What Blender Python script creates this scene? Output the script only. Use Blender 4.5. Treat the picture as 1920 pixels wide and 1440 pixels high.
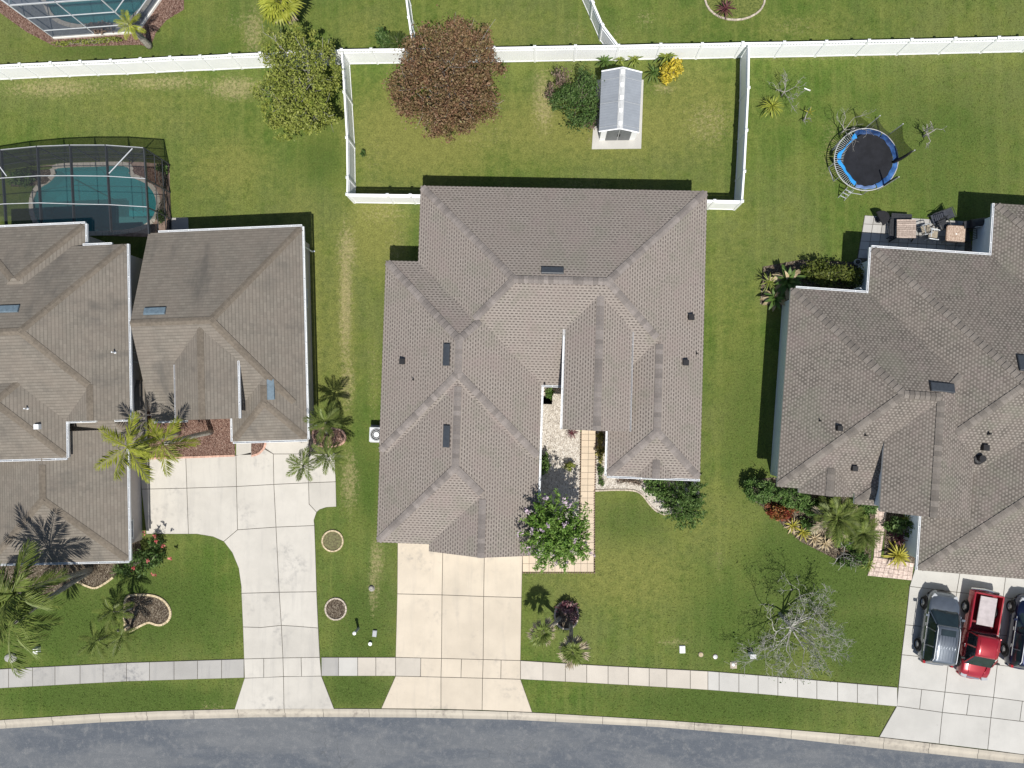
import bpy, bmesh, math, random
import numpy as np
from mathutils import Vector, Matrix, Quaternion

for _o in list(bpy.data.objects):
    bpy.data.objects.remove(_o)
SC = bpy.context.scene
COL = SC.collection
R = math.radians
random.seed(7)
RNG = np.random.default_rng(11)

# ------------------------------------------------------------------ camera
CAM_H = 44.0                  # drone height in metres
F_PX = 1331.0                 # focal length in pixels of a 1920 wide frame
NADIR = (1015.0, 750.0)       # where the plumb line below the drone meets the picture
cam_d = bpy.data.cameras.new('camera')
cam = bpy.data.objects.new('camera', cam_d)
COL.objects.link(cam)
cam_d.sensor_width = 36.0
cam_d.lens = F_PX / 1920.0 * 36.0
cam_d.clip_start = 0.5
cam_d.clip_end = 1500.0
_d = Vector((NADIR[0] - 960.0, -(NADIR[1] - 720.0), -F_PX)).normalized()
CAM_Q = _d.rotation_difference(Vector((0, 0, -1)))
cam.location = (0, 0, CAM_H)
cam.rotation_mode = 'QUATERNION'
cam.rotation_quaternion = CAM_Q
SC.camera = cam
SC.render.resolution_x = 1024
SC.render.resolution_y = 768

# ------------------------------------------------------------------ sky and sun
SUN_DIR = Vector((0.12, -0.55, 1.0)).normalized()
world = bpy.data.worlds.new('World')
SC.world = world
world.use_nodes = True
_n = world.node_tree.nodes
_sky = _n.new('ShaderNodeTexSky')
_sky.sky_type = 'NISHITA'
_sky.sun_disc = False
_sky.sun_elevation = math.asin(SUN_DIR.z)
_sky.sun_rotation = math.atan2(SUN_DIR.x, SUN_DIR.y)
_bg = _n['Background']
_bg.inputs['Strength'].default_value = 0.075
world.node_tree.links.new(_sky.outputs[0], _bg.inputs['Color'])
sun_d = bpy.data.lights.new('sun', 'SUN')
sun_d.energy = 4.6
sun_d.angle = R(0.53)
sun_d.color = (1.0, 0.955, 0.88)
sun = bpy.data.objects.new('sun', sun_d)
COL.objects.link(sun)
sun.rotation_mode = 'QUATERNION'
sun.rotation_quaternion = SUN_DIR.to_track_quat('Z', 'Y')
sun.location = SUN_DIR * 60
vs = SC.view_settings
vs.view_transform = 'Standard'
vs.look = 'None'
vs.exposure = 0.2
vs.gamma = 1.0
vs.use_curve_mapping = False
SC.cycles.max_bounces = 6
SC.cycles.transparent_max_bounces = 16

# ------------------------------------------------------------------ helpers
def W(px, py, z=0.0):
    """survey point: picture position of a point known to lie at height z -> metres"""
    d = CAM_Q @ Vector((px - 960.0, -(py - 720.0), -F_PX))
    t = (z - CAM_H) / d.z
    return Vector((d.x * t, d.y * t, z))

def W2(px, py, z=0.0):
    v = W(px, py, z)
    return (v.x, v.y)

class MB:
    """collects geometry for one mesh"""
    def __init__(self):
        self.v = []; self.f = []; self.uv = None
    def add(self, verts, faces):
        o = len(self.v)
        self.v += [tuple(p) for p in verts]
        self.f += [tuple(i + o for i in f) for f in faces]
        return self
    def box(self, x0, y0, z0, x1, y1, z1):
        return self.add([(x0,y0,z0),(x1,y0,z0),(x1,y1,z0),(x0,y1,z0),(x0,y0,z1),(x1,y0,z1),(x1,y1,z1),(x0,y1,z1)],
            [(0,3,2,1),(4,5,6,7),(0,1,5,4),(1,2,6,5),(2,3,7,6),(3,0,4,7)])
    def obox(self, c, s, rz=0.0):
        hx, hy, hz = s[0]/2, s[1]/2, s[2]/2
        ca, sa = math.cos(rz), math.sin(rz)
        vs_ = []
        for z in (-hz, hz):
            for x, y in ((-hx,-hy),(hx,-hy),(hx,hy),(-hx,hy)):
                vs_.append((c[0]+x*ca-y*sa, c[1]+x*sa+y*ca, c[2]+z))
        return self.add(vs_, [(0,3,2,1),(4,5,6,7),(0,1,5,4),(1,2,6,5),(2,3,7,6),(3,0,4,7)])
    def prism(self, poly, z0, z1, bevel=0.0):
        if area(poly) < 0: poly = poly[::-1]
        n = len(poly)
        if bevel > 0:
            top = inset(poly, bevel)
            vs_ = [(x,y,z0) for x,y in poly] + [(x,y,z1-bevel) for x,y in poly] + [(x,y,z1) for x,y in top]
            fs = [tuple(range(2*n, 3*n))]
            for i in range(n):
                j = (i+1) % n
                fs.append((i, j, n+j, n+i)); fs.append((n+i, n+j, 2*n+j, 2*n+i))
            return self.add(vs_, fs)
        vs_ = [(x,y,z0) for x,y in poly] + [(x,y,z1) for x,y in poly]
        fs = [tuple(range(n, 2*n)), tuple(range(n-1, -1, -1))]
        for i in range(n):
            j = (i+1) % n
            fs.append((i, j, n+j, n+i))
        return self.add(vs_, fs)
    def tube(self, pts, rad, sides=6, cap=True):
        pts = [Vector(p) for p in pts]
        if not isinstance(rad, (list, tuple)): rad = [rad]*len(pts)
        n = len(pts); base = len(self.v); ref = None
        for i, p in enumerate(pts):
            t = (pts[min(i+1,n-1)] - pts[max(i-1,0)])
            if t.length < 1e-9: t = Vector((0,0,1))
            t.normalize()
            if ref is None:
                ref = Vector((1,0,0)) if abs(t.x) < .8 else Vector((0,1,0))
            a = (ref - t*ref.dot(t)).normalized(); ref = a
            b = t.cross(a)
            for k in range(sides):
                an = 2*math.pi*k/sides
                q = p + (a*math.cos(an) + b*math.sin(an))*rad[i]
                self.v.append(tuple(q))
        for i in range(n-1):
            for k in range(sides):
                k2 = (k+1) % sides
                self.f.append((base+i*sides+k, base+i*sides+k2, base+(i+1)*sides+k2, base+(i+1)*sides+k))
        if cap:
            self.f.append(tuple(base+k for k in range(sides-1,-1,-1)))
            self.f.append(tuple(base+(n-1)*sides+k for k in range(sides)))
        return self
    def lathe(self, prof, c=(0,0,0), n=16):
        base = len(self.v)
        for r, z in prof:
            for k in range(n):
                a = 2*math.pi*k/n
                self.v.append((c[0]+r*math.cos(a), c[1]+r*math.sin(a), c[2]+z))
        m = len(prof)
        for i in range(m-1):
            for k in range(n):
                k2 = (k+1) % n
                self.f.append((base+i*n+k, base+i*n+k2, base+(i+1)*n+k2, base+(i+1)*n+k))
        self.f.append(tuple(base+k for k in range(n-1,-1,-1)))
        self.f.append(tuple(base+(m-1)*n+k for k in range(n)))
        return self
    def mesh(self, name, off=None, smooth=False):
        me = bpy.data.meshes.new(name)
        vv = self.v if off is None else [(x-off[0], y-off[1], z-off[2]) for x,y,z in self.v]
        me.from_pydata(vv, [], self.f)
        if self.uv is not None:
            lay = me.uv_layers.new(name='UVMap')
            flat = [c for uvs in self.uv for uv in uvs for c in uv]
            lay.data.foreach_set('uv', flat)
        me.update()
        if smooth:
            me.polygons.foreach_set('use_smooth', [True]*len(me.polygons))
        return me

def area(p):
    return 0.5*sum(p[i][0]*p[(i+1)%len(p)][1]-p[(i+1)%len(p)][0]*p[i][1] for i in range(len(p)))

def inset(poly, d):
    """move every edge of a counter-clockwise polygon inwards by d"""
    n = len(poly); out = []
    for i in range(n):
        p0 = Vector(poly[i-1]); p1 = Vector(poly[i]); p2 = Vector(poly[(i+1)%n])
        e1 = (p1-p0); e2 = (p2-p1)
        if e1.length < 1e-6 or e2.length < 1e-6:
            out.append(tuple(p1)); continue
        e1.normalize(); e2.normalize()
        n1 = Vector((-e1.y, e1.x)); n2 = Vector((-e2.y, e2.x))
        k = 1.0 + n1.dot(n2)
        m = (n1+n2)/max(k, 0.35)
        q = p1 + m*d
        out.append((q.x, q.y))
    return out

def link(o, parent=None):
    COL.objects.link(o)
    if parent is not None: o.parent = parent
    return o

def tag(o, label=None, cat=None, group=None, kind=None):
    if label: o['label'] = label
    if cat: o['category'] = cat
    if group: o['group'] = group
    if kind: o['kind'] = kind
    return o

def obj(name, mb, mat, parent=None, smooth=False, off=None):
    me = mb if isinstance(mb, bpy.types.Mesh) else mb.mesh(name, off, smooth)
    o = bpy.data.objects.new(name, me)
    if mat is not None:
        if len(me.materials) == 0: me.materials.append(mat)
        else: me.materials[0] = mat
    return link(o, parent)

def inst(name, me, parent, loc=(0,0,0), rot=(0,0,0), scale=(1,1,1)):
    o = bpy.data.objects.new(name, me)
    o.location = loc; o.rotation_euler = rot; o.scale = scale
    return link(o, parent)

def thing(name, label, cat, loc=(0,0,0), rz=0.0, group=None):
    o = bpy.data.objects.new(name, None)
    o.empty_display_size = 0.3
    o.location = loc; o.rotation_euler = (0,0,rz)
    return link(tag(o, label, cat, group))

# ------------------------------------------------------------------ materials
class NT:
    def __init__(self, name):
        self.m = bpy.data.materials.new(name)
        self.m.use_nodes = True
        self.t = self.m.node_tree
        self.n = self.t.nodes
        self.p = self.n['Principled BSDF']
        self.out = self.n['Material Output']
    def new(self, kind, **kw):
        nd = self.n.new(kind)
        for k, v in kw.items(): setattr(nd, k, v)
        return nd
    def link(self, a, b): self.t.links.new(a, b)
    def put(self, sock, v):
        if v is None: return
        if isinstance(v, bpy.types.NodeSocket): self.link(v, sock)
        else:
            if isinstance(v, tuple) and len(v) == 3 and sock.type == 'RGBA': v = v + (1.0,)
            sock.default_value = v
    def math(self, op, a, b=None, c=None, clamp=False):
        nd = self.new('ShaderNodeMath', operation=op, use_clamp=clamp)
        self.put(nd.inputs[0], a)
        if b is not None: self.put(nd.inputs[1], b)
        if c is not None: self.put(nd.inputs[2], c)
        return nd.outputs[0]
    def mix(self, f, a, b, mode='MIX'):
        nd = self.new('ShaderNodeMix', data_type='RGBA', blend_type=mode)
        self.put(nd.inputs[0], f); self.put(nd.inputs[6], a); self.put(nd.inputs[7], b)
        return nd.outputs[2]
    def noise(self, vec, scale, detail=4.0, rough=0.55, dist=0.0):
        nd = self.new('ShaderNodeTexNoise')
        self.put(nd.inputs['Vector'], vec)
        nd.inputs['Scale'].default_value = scale
        nd.inputs['Detail'].default_value = detail
        nd.inputs['Roughness'].default_value = rough
        nd.inputs['Distortion'].default_value = dist
        return nd.outputs['Fac']
    def ramp(self, fac, stops):
        nd = self.new('ShaderNodeValToRGB')
        cr = nd.color_ramp
        while len(cr.elements) < len(stops): cr.elements.new(0.5)
        for e, (p, c) in zip(cr.elements, stops):
            e.position = p
            e.color = (c, c, c, 1) if isinstance(c, (int, float)) else tuple(c) + (1.0,)
        self.put(nd.inputs[0], fac)
        return nd.outputs[0]
    def smooth(self, v, lo, hi, a=0.0, b=1.0):
        nd = self.new('ShaderNodeMapRange', interpolation_type='SMOOTHSTEP')
        self.put(nd.inputs[0], v)
        nd.inputs[1].default_value = lo; nd.inputs[2].default_value = hi
        nd.inputs[3].default_value = a; nd.inputs[4].default_value = b
        return nd.outputs[0]
    def pos(self): return self.new('ShaderNodeNewGeometry').outputs['Position']
    def uv(self): return self.new('ShaderNodeUVMap').outputs[0]
    def rnd(self): return self.new('ShaderNodeObjectInfo').outputs['Random']
    def attr(self, name): return self.new('ShaderNodeAttribute', attribute_name=name).outputs['Fac']
    def bump(self, h, strength=0.3, dist=0.02):
        nd = self.new('ShaderNodeBump')
        nd.inputs['Strength'].default_value = strength
        nd.inputs['Distance'].default_value = dist
        self.put(nd.inputs['Height'], h)
        self.link(nd.outputs[0], self.p.inputs['Normal'])
    def done(self, col=None, rough=None, spec=None, metal=None):
        self.put(self.p.inputs['Base Color'], col)
        self.put(self.p.inputs['Roughness'], rough)
        self.put(self.p.inputs['Specular IOR Level'], spec)
        self.put(self.p.inputs['Metallic'], metal)
        return self.m

def mul(c, k): return tuple(min(1.0, x*k) for x in c)

def pmat(name, c, rough=0.7, var=0.12, scale=6.0, spec=0.25, metal=0.0, c2=None, bump=0.0, rnd=0.0, coat=0.0):
    t = NT(name)
    f = t.noise(t.pos(), scale, 5.0, 0.6)
    f = t.smooth(f, 0.3, 0.7)
    col = t.mix(f, mul(c, 1-var), c2 if c2 else mul(c, 1+var))
    if rnd > 0:
        k = t.math('MULTIPLY_ADD', t.rnd(), 2*rnd, 1-rnd)
        hs = t.new('ShaderNodeHueSaturation'); t.put(hs.inputs['Value'], k); t.put(hs.inputs['Color'], col)
        col = hs.outputs[0]
    if bump > 0:
        t.bump(t.noise(t.pos(), scale*6, 6.0, 0.7), bump, 0.02)
    if coat > 0: t.p.inputs['Coat Weight'].default_value = coat; t.p.inputs['Coat Roughness'].default_value = 0.04
    return t.done(col, rough, spec, metal)

def leafmat(name, stops, rough=0.55, trans=0.25):
    """leaf colours run along the per-leaf random attribute"""
    t = NT(name)
    col = t.ramp(t.attr('rnd'), stops)
    big = t.noise(t.pos(), 1.6, 3.0)
    col = t.mix(t.smooth(big, .35, .65, 0.0, 0.35), col, mul(stops[-1][1], 0.9))
    t.done(col, rough, 0.25)
    if trans > 0:
        tr = t.new('ShaderNodeBsdfTranslucent'); t.put(tr.inputs[0], col)
        mx = t.new('ShaderNodeMixShader'); mx.inputs[0].default_value = trans
        t.link(t.p.outputs[0], mx.inputs[1]); t.link(tr.outputs[0], mx.inputs[2])
        t.link(mx.outputs[0], t.out.inputs[0])
    return t.m
# ------------------------------------------------------------------ material library
M = {}
def vinyl():
    t = NT('white_vinyl')
    p = t.pos()
    col = t.mix(t.smooth(t.noise(p, 1.5, 4), .3, .7), (.86,.875,.89), (.90,.91,.92))
    sp = t.new('ShaderNodeSeparateXYZ'); t.put(sp.inputs[0], p)
    low = t.math('MULTIPLY', t.smooth(sp.outputs[2], .02, .45, 1, 0), t.smooth(t.noise(p, 3.5, 5, .7), .42, .66))
    col = t.mix(t.math('MULTIPLY', low, .35), col, (.50,.52,.44))
    col = t.mix(t.smooth(t.noise(p, 9, 4, .8), .64, .76, 0, .2), col, (.6,.6,.58))
    return t.done(col, .45, .25)
M['white_vinyl'] = vinyl()
M['white_metal'] = pmat('white_metal', (.74,.76,.78), .4, .05, 3)
M['white_paint'] = pmat('white_paint', (.75,.74,.70), .6, .06, 3)
M['grey_metal'] = pmat('grey_metal', (.36,.38,.40), .35, .1, 8, spec=.5)
M['alu'] = pmat('aluminium', (.62,.65,.68), .35, .06, 4, spec=.5)
M['black_plastic'] = pmat('black_plastic', (.018,.018,.02), .5, .2, 9)
M['dark_metal'] = pmat('dark_metal', (.035,.037,.042), .45, .2, 9)
M['bark'] = pmat('bark', (.20,.165,.13), .9, .3, 14, c2=(.33,.29,.24), bump=.5)
M['grey_bark'] = pmat('grey_bark', (.27,.26,.24), .9, .3, 14, c2=(.42,.40,.37), bump=.4)
M['dead_twig'] = pmat('dead_twig', (.30,.29,.265), .9, .3, 4, c2=(.48,.47,.43))
M['palm_trunk'] = pmat('palm_trunk', (.28,.26,.22), .9, .25, 10, c2=(.42,.40,.35), bump=.5)
M['stucco_blue'] = pmat('stucco_blue', (.76,.83,.88), .85, .03, 2, bump=.15)
M['stucco_taupe'] = pmat('stucco_taupe', (.52,.47,.43), .85, .04, 2, bump=.15)
M['stucco_grey'] = pmat('stucco_grey', (.42,.41,.40), .85, .04, 2, bump=.15)
M['stucco_cream'] = pmat('stucco_cream', (.58,.52,.44), .85, .04, 2, bump=.15)
M['edging_tan'] = pmat('edging_tan', (.50,.40,.25), .85, .15, 7, c2=(.62,.52,.36), rnd=.12, bump=.3)
M['edging_grey'] = pmat('edging_grey', (.46,.40,.33), .85, .2, 7, rnd=.15, bump=.3)
M['brick_edge'] = pmat('brick_edge', (.52,.33,.26), .85, .15, 6, rnd=.12)
M['glass_dark'] = pmat('glass_dark', (.012,.016,.02), .06, .1, 3, spec=.6)
M['vent'] = pmat('vent_metal', (.045,.052,.062), .4, .12, 6, spec=.5)
M['vent_blue'] = pmat('vent_metal_blue', (.13,.18,.22), .35, .15, 6, spec=.5)
M['flower_pink'] = leafmat('flower_pink', [(0,(.55,.38,.50)),(1,(.80,.68,.76))], trans=.3)
M['flower_red'] = leafmat('flower_red', [(0,(.42,.05,.06)),(1,(.68,.24,.22))], trans=.2)

def concrete(name, c, stain=(.30,.29,.28), amount=.5, rnd=.06):
    c = mul(c, .90); stain = mul(stain, .88)
    t = NT(name)
    p = t.pos()
    big = t.noise(p, .55, 5, .6)
    mid = t.noise(p, 2.6, 6, .65)
    fine = t.noise(p, 38, 3, .7)
    col = t.mix(t.smooth(big, .3, .7), mul(c, .93), mul(c, 1.05))
    st = t.math('MULTIPLY', t.smooth(mid, .45, .70), t.smooth(t.noise(p, .33, 4, .6), .50, .66))
    col = t.mix(t.math('MULTIPLY', st, amount), col, stain)
    mt = t.new('ShaderNodeMapping'); mt.inputs['Scale'].default_value = (2.2, .22, 1); t.put(mt.inputs[0], p)
    col = t.mix(t.smooth(t.noise(mt.outputs[0], 1.0, 5, .7), .48, .74, 0, .30*amount+.08), col, mul(stain, 1.15))
    col = t.mix(t.smooth(t.noise(p, 4.2, 3, .8), .68, .75, 0, .35), col, mul(stain, .7))
    col = t.mix(t.smooth(fine, .25, .8, 0, .2), col, mul(c, .6))
    k = t.math('MULTIPLY_ADD', t.rnd(), 2*rnd, 1-rnd)
    hs = t.new('ShaderNodeHueSaturation'); t.put(hs.inputs['Value'], k); t.put(hs.inputs['Color'], col)
    t.bump(fine, .25, .004)
    return t.done(hs.outputs[0], .85, .2)
M['con_warm'] = concrete('concrete_warm', (.615,.545,.445), (.38,.35,.31), .7)
M['con_grey'] = concrete('concrete_grey', (.57,.545,.495), (.28,.275,.27), .6)
M['con_walk'] = concrete('concrete_walk', (.42,.41,.39), (.23,.23,.235), 1.0, .08)
M['con_pink'] = concrete('concrete_pink', (.575,.53,.465), (.42,.39,.35), .5, .05)
M['con_kerb'] = concrete('concrete_kerb', (.49,.45,.38), (.24,.215,.19), 1.0, .06)
M['con_new'] = concrete('concrete_new', (.54,.53,.50), (.40,.39,.37), .3, .04)
M['joint'] = pmat('joint_dirt', (.10,.09,.075), .95, .3, 6)
M['tile'] = concrete('walk_tile', (.66,.55,.42), (.46,.40,.32), .4, .05)
M['paver_pink'] = pmat('paver_pink', (.52,.40,.35), .85, .25, 9, c2=(.66,.55,.48), bump=.3, rnd=.1)
M['patio_stone'] = concrete('patio_stone', (.46,.45,.43), (.16,.16,.17), .9, .14)
M['pool_deck'] = pmat('pool_deck', (.30,.21,.17), .85, .2, 5, c2=(.38,.28,.23), rnd=.08)
M['coping'] = pmat('pool_coping', (.52,.48,.42), .8, .12, 5, rnd=.05)

# lawn ---------------------------------------------------------------------
def lawn_mat(relief=True):
    t = NT('lawn_grass')
    p = t.pos()
    big = t.noise(p, .075, 4, .6)
    mid = t.noise(p, .45, 5, .65)
    sml = t.noise(p, 2.6, 6, .7)
    fine = t.noise(p, 10, 4, .85)
    tiny = t.noise(p, 34, 2, .8)
    green = (.070,.118,.021); olive = (.112,.136,.040); lime = (.130,.155,.036); lush = (.060,.096,.020); tan = (.34,.285,.155)
    col = t.mix(t.smooth(big, .38, .60), green, olive)
    col = t.mix(t.smooth(mid, .42, .66, 0, .7), col, lime)
    m2 = t.noise(p, 1.1, 4, .7)
    col = t.mix(t.smooth(m2, .48, .72, 0, .5), col, (.055,.100,.013))
    # mowing passes: long soft streaks up and down the plot
    mp = t.new('ShaderNodeMapping'); mp.inputs['Scale'].default_value = (1.7, .07, 1); mp.inputs['Rotation'].default_value = (0,0,-.015); t.put(mp.inputs[0], p)
    mow = t.noise(mp.outputs[0], 1.0, 3, .6)
    col = t.mix(t.smooth(mow, .42, .66, 0, .38), col, (.160,.182,.050))
    w1 = t.math('MULTIPLY', t.math('SUBTRACT', sml, .5), .9)
    yel = t.smooth(t.math('ADD', t.attr('yellow'), w1), .12, .85)
    col = t.mix(t.math('MULTIPLY', yel, .95), col, (.170,.176,.048))
    lsh = t.smooth(t.math('ADD', t.attr('lush'), w1), .12, .85)
    col = t.mix(t.math('MULTIPLY', lsh, .9), col, lush)
    dn = t.noise(p, 5.5, 5, .75)
    dry = t.smooth(t.math('ADD', t.attr('dry'), t.math('MULTIPLY', t.math('SUBTRACT', dn, .5), 2.6)), .35, 1.15)
    col = t.mix(t.math('MULTIPLY', dry, .62), col, tan)
    col = t.mix(t.smooth(t.noise(p, 13, 3, .8), .56, .72, 0, .5), col, (.215,.225,.095))
    # blade-scale variation in the sward
    k = t.math('ADD', t.math('MULTIPLY', t.math('SUBTRACT', fine, .5), 2.0), t.math('MULTIPLY', t.math('SUBTRACT', tiny, .5), 1.2))
    k = t.math('ADD', k, t.math('MULTIPLY', t.math('SUBTRACT', sml, .5), .7))
    k = t.math('MAXIMUM', t.math('ADD', k, 1.0), .45)
    vm = t.new('ShaderNodeVectorMath', operation='SCALE'); t.put(vm.inputs[0], col); t.put(vm.inputs[3], k)
    if relief: t.bump(t.math('ADD', fine, t.math('MULTIPLY', tiny, .6)), .55, .03)
    return t.done(vm.outputs[0], .9, .1)
M['lawn'] = lawn_mat()
M['turf'] = lawn_mat(False)

def road_mat():
    t = NT('old_asphalt')
    p = t.pos()
    mp = t.new('ShaderNodeMapping'); mp.inputs['Scale'].default_value = (.35, 1.0, 1.0); t.put(mp.inputs[0], p)
    q = mp.outputs[0]
    a = t.noise(q, .32, 5, .62, .4)
    b = t.noise(p, 2.0, 6, .75)
    c = t.noise(p, 9, 4, .85)
    f = t.noise(p, 32, 3, .85)
    col = t.mix(t.smooth(a, .44, .58), (.098,.113,.136), (.145,.156,.170))
    col = t.mix(t.smooth(b, .48, .70, 0, .65), col, (.225,.23,.235))
    col = t.mix(t.smooth(c, .54, .72, 0, .45), col, (.33,.33,.33))
    ms = t.new('ShaderNodeMapping'); ms.inputs['Scale'].default_value = (.28, 1.1, 1.0); ms.inputs['Rotation'].default_value = (0,0,.05); t.put(ms.inputs[0], p)
    stk = t.noise(ms.outputs[0], 1.0, 5, .7, .6)
    col = t.mix(t.smooth(stk, .46, .66, 0, .35), col, (.21,.218,.228))
    col = t.mix(t.smooth(t.noise(p, 7.0, 4, .85), .60, .70, 0, .45), col, (.36,.36,.355))
    col = t.mix(t.smooth(f, .30, .62, .25, 1), mul((.10,.11,.125), .6), col)
    # scattered hairline cracks
    vo = t.new('ShaderNodeTexVoronoi', feature='DISTANCE_TO_EDGE'); vo.inputs['Scale'].default_value = .33
    wob = t.new('ShaderNodeVectorMath', operation='ADD'); t.put(wob.inputs[0], p)
    nz = t.new('ShaderNodeTexNoise'); nz.inputs['Scale'].default_value = 1.2; t.put(nz.inputs['Vector'], p)
    t.link(nz.outputs['Color'], wob.inputs[1]); t.link(wob.outputs[0], vo.inputs['Vector'])
    cr = t.math('MULTIPLY', t.smooth(vo.outputs['Distance'], .0, .012, 1, 0), t.smooth(t.noise(p, .25, 2), .5, .62))
    col = t.mix(t.math('MULTIPLY', cr, .3), col, (.05,.055,.06))
    t.bump(f, .8, .012)
    return t.done(col, .85, .25)
M['asphalt'] = road_mat()

def mulch(name, cs, scale=22, bump=.9):
    t = NT(name)
    p = t.pos()
    mp = t.new('ShaderNodeMapping'); mp.inputs['Rotation'].default_value = (0,0,.6); mp.inputs['Scale'].default_value = (1,.5,1); t.put(mp.inputs[0], p)
    vo = t.new('ShaderNodeTexVoronoi'); vo.inputs['Scale'].default_value = scale; t.put(vo.inputs['Vector'], mp.outputs[0])
    sp = t.new('ShaderNodeSeparateColor'); t.link(vo.outputs['Color'], sp.inputs[0])
    col = t.ramp(sp.outputs[0], cs)
    t.bump(vo.outputs['Distance'], bump, .05)
    return t.done(col, .9, .15)
M['mulch'] = mulch('bark_mulch', [(0,(.06,.032,.025)),(.4,(.16,.09,.07)),(.75,(.25,.16,.125)),(1,(.38,.28,.23))], 36)
M['mulch_dark'] = mulch('dark_mulch', [(0,(.04,.028,.02)),(.5,(.11,.085,.062)),(.85,(.18,.15,.11)),(1,(.33,.29,.23))], 30)
M['gravel'] = mulch('pale_gravel', [(0,(.26,.23,.20)),(.25,(.42,.38,.33)),(.7,(.53,.49,.43)),(1,(.68,.65,.60))], 24, .6)

# roof shingles --------------------------------------------------------------
def shingle(name, base, light, dark, mode, row=.165, tab=.27, stain=None, stain_amt=.5):
    t = NT(name)
    sp = t.new('ShaderNodeSeparateXYZ'); t.put(sp.inputs[0], t.uv())
    u, v = sp.outputs[0], sp.outputs[1]
    vr = t.math('DIVIDE', v, row)
    rw = t.math('FLOOR', vr); fv = t.math('FRACT', vr)
    wn = t.new('ShaderNodeTexWhiteNoise', noise_dimensions='1D'); t.put(wn.inputs['W'], rw)
    sh = t.math('ADD', t.math('MULTIPLY', t.math('MODULO', rw, 2.0), .5), t.math('MULTIPLY', wn.outputs[0], .22))
    uu = t.math('ADD', t.math('DIVIDE', u, tab), sh)
    cu = t.math('FLOOR', uu); fu = t.math('FRACT', uu)
    cb = t.new('ShaderNodeCombineXYZ'); t.put(cb.inputs[0], cu); t.put(cb.inputs[1], rw)
    cell = t.new('ShaderNodeTexWhiteNoise', noise_dimensions='2D'); t.put(cell.inputs['Vector'], cb.outputs[0])
    cv = cell.outputs[0]
    p = t.pos()
    big = t.noise(p, .35, 4, .6); gr = t.noise(p, 26, 3, .8)
    col = t.mix(cv, mul(base, .90), mul(base, 1.10))
    if mode == 'dash':      # dark dashes staggered between pale tabs
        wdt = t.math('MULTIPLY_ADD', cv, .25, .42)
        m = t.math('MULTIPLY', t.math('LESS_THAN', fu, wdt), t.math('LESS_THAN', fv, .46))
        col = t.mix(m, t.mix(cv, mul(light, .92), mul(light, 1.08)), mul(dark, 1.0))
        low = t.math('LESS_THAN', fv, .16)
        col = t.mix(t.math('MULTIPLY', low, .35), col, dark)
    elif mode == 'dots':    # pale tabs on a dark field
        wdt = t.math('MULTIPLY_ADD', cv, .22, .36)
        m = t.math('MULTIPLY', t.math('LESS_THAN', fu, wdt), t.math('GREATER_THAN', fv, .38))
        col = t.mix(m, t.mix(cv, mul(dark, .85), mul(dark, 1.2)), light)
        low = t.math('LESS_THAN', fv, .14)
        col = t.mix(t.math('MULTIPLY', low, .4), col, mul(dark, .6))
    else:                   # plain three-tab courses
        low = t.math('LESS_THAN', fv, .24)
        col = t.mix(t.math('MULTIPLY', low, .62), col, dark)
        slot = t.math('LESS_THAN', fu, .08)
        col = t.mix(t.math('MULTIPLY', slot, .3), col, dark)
    hue = t.noise(p, .8, 3, .6)
    col = t.mix(t.smooth(hue, .35, .65, 0, .30), col, mul((light[0]*1.04, light[1]*.97, light[2]*.97), .8))
    if mode != 'plain':
        col = t.mix(t.smooth(t.noise(p, .55, 4, .65), .50, .66, 0, .30), col, (.175,.185,.140))
        col = t.mix(t.smooth(t.noise(p, .75, 4, .65), .52, .68, 0, .24), col, (.265,.205,.20))
        col = t.mix(t.smooth(t.noise(p, 2.2, 5, .7), .55, .75, 0, .28), col, mul(dark, .8))
    if stain:
        mp = t.new('ShaderNodeMapping'); mp.inputs['Scale'].default_value = (1, .35, 1); t.put(mp.inputs[0], t.uv())
        st = t.math('MULTIPLY', t.smooth(t.noise(mp.outputs[0], .55, 6, .68), .47, .72), t.smooth(big, .35, .6))
        col = t.mix(t.math('MULTIPLY', st, stain_amt), col, stain)
        col = t.mix(t.smooth(t.noise(p, 1.4, 6, .7), .5, .8, 0, .3), col, mul(stain, .9))
    col = t.mix(t.smooth(gr, .2, .8, 0, .25), col, mul(base, .55))
    t.bump(t.math('ADD', fv, t.math('MULTIPLY', cv, .3)), .35, .012)
    return t.done(col, .95, .1)
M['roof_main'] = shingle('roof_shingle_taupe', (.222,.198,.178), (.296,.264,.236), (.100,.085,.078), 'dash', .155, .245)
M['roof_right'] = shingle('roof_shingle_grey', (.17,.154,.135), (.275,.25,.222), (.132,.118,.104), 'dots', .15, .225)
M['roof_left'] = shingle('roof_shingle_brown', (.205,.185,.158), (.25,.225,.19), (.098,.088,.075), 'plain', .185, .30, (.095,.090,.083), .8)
M['cap_main'] = pmat('ridge_shingle_taupe', (.205,.183,.170), .95, .12, 12, rnd=.2, bump=.3)
M['cap_right'] = pmat('ridge_shingle_grey', (.165,.148,.132), .95, .12, 12, rnd=.22, bump=.3)
M['cap_left'] = pmat('ridge_shingle_brown', (.15,.128,.103), .95, .15, 6, rnd=.08, bump=.3)

# see-through insect screen: woven dark threads with open holes between them
def screen(name, c, cover):
    t = NT(name)
    t.done(c, .7, .2)
    tr = t.new('ShaderNodeBsdfTransparent')
    mx = t.new('ShaderNodeMixShader'); mx.inputs[0].default_value = cover
    t.link(tr.outputs[0], mx.inputs[1]); t.link(t.p.outputs[0], mx.inputs[2])
    t.link(mx.outputs[0], t.out.inputs[0])
    return t.m
M['screen'] = screen('insect_screen', (.03,.034,.04), .46)
M['screen_light'] = screen('insect_screen_light', (.09,.115,.15), .5)
M['net'] = screen('safety_net', (.02,.02,.02), .55)

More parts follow.
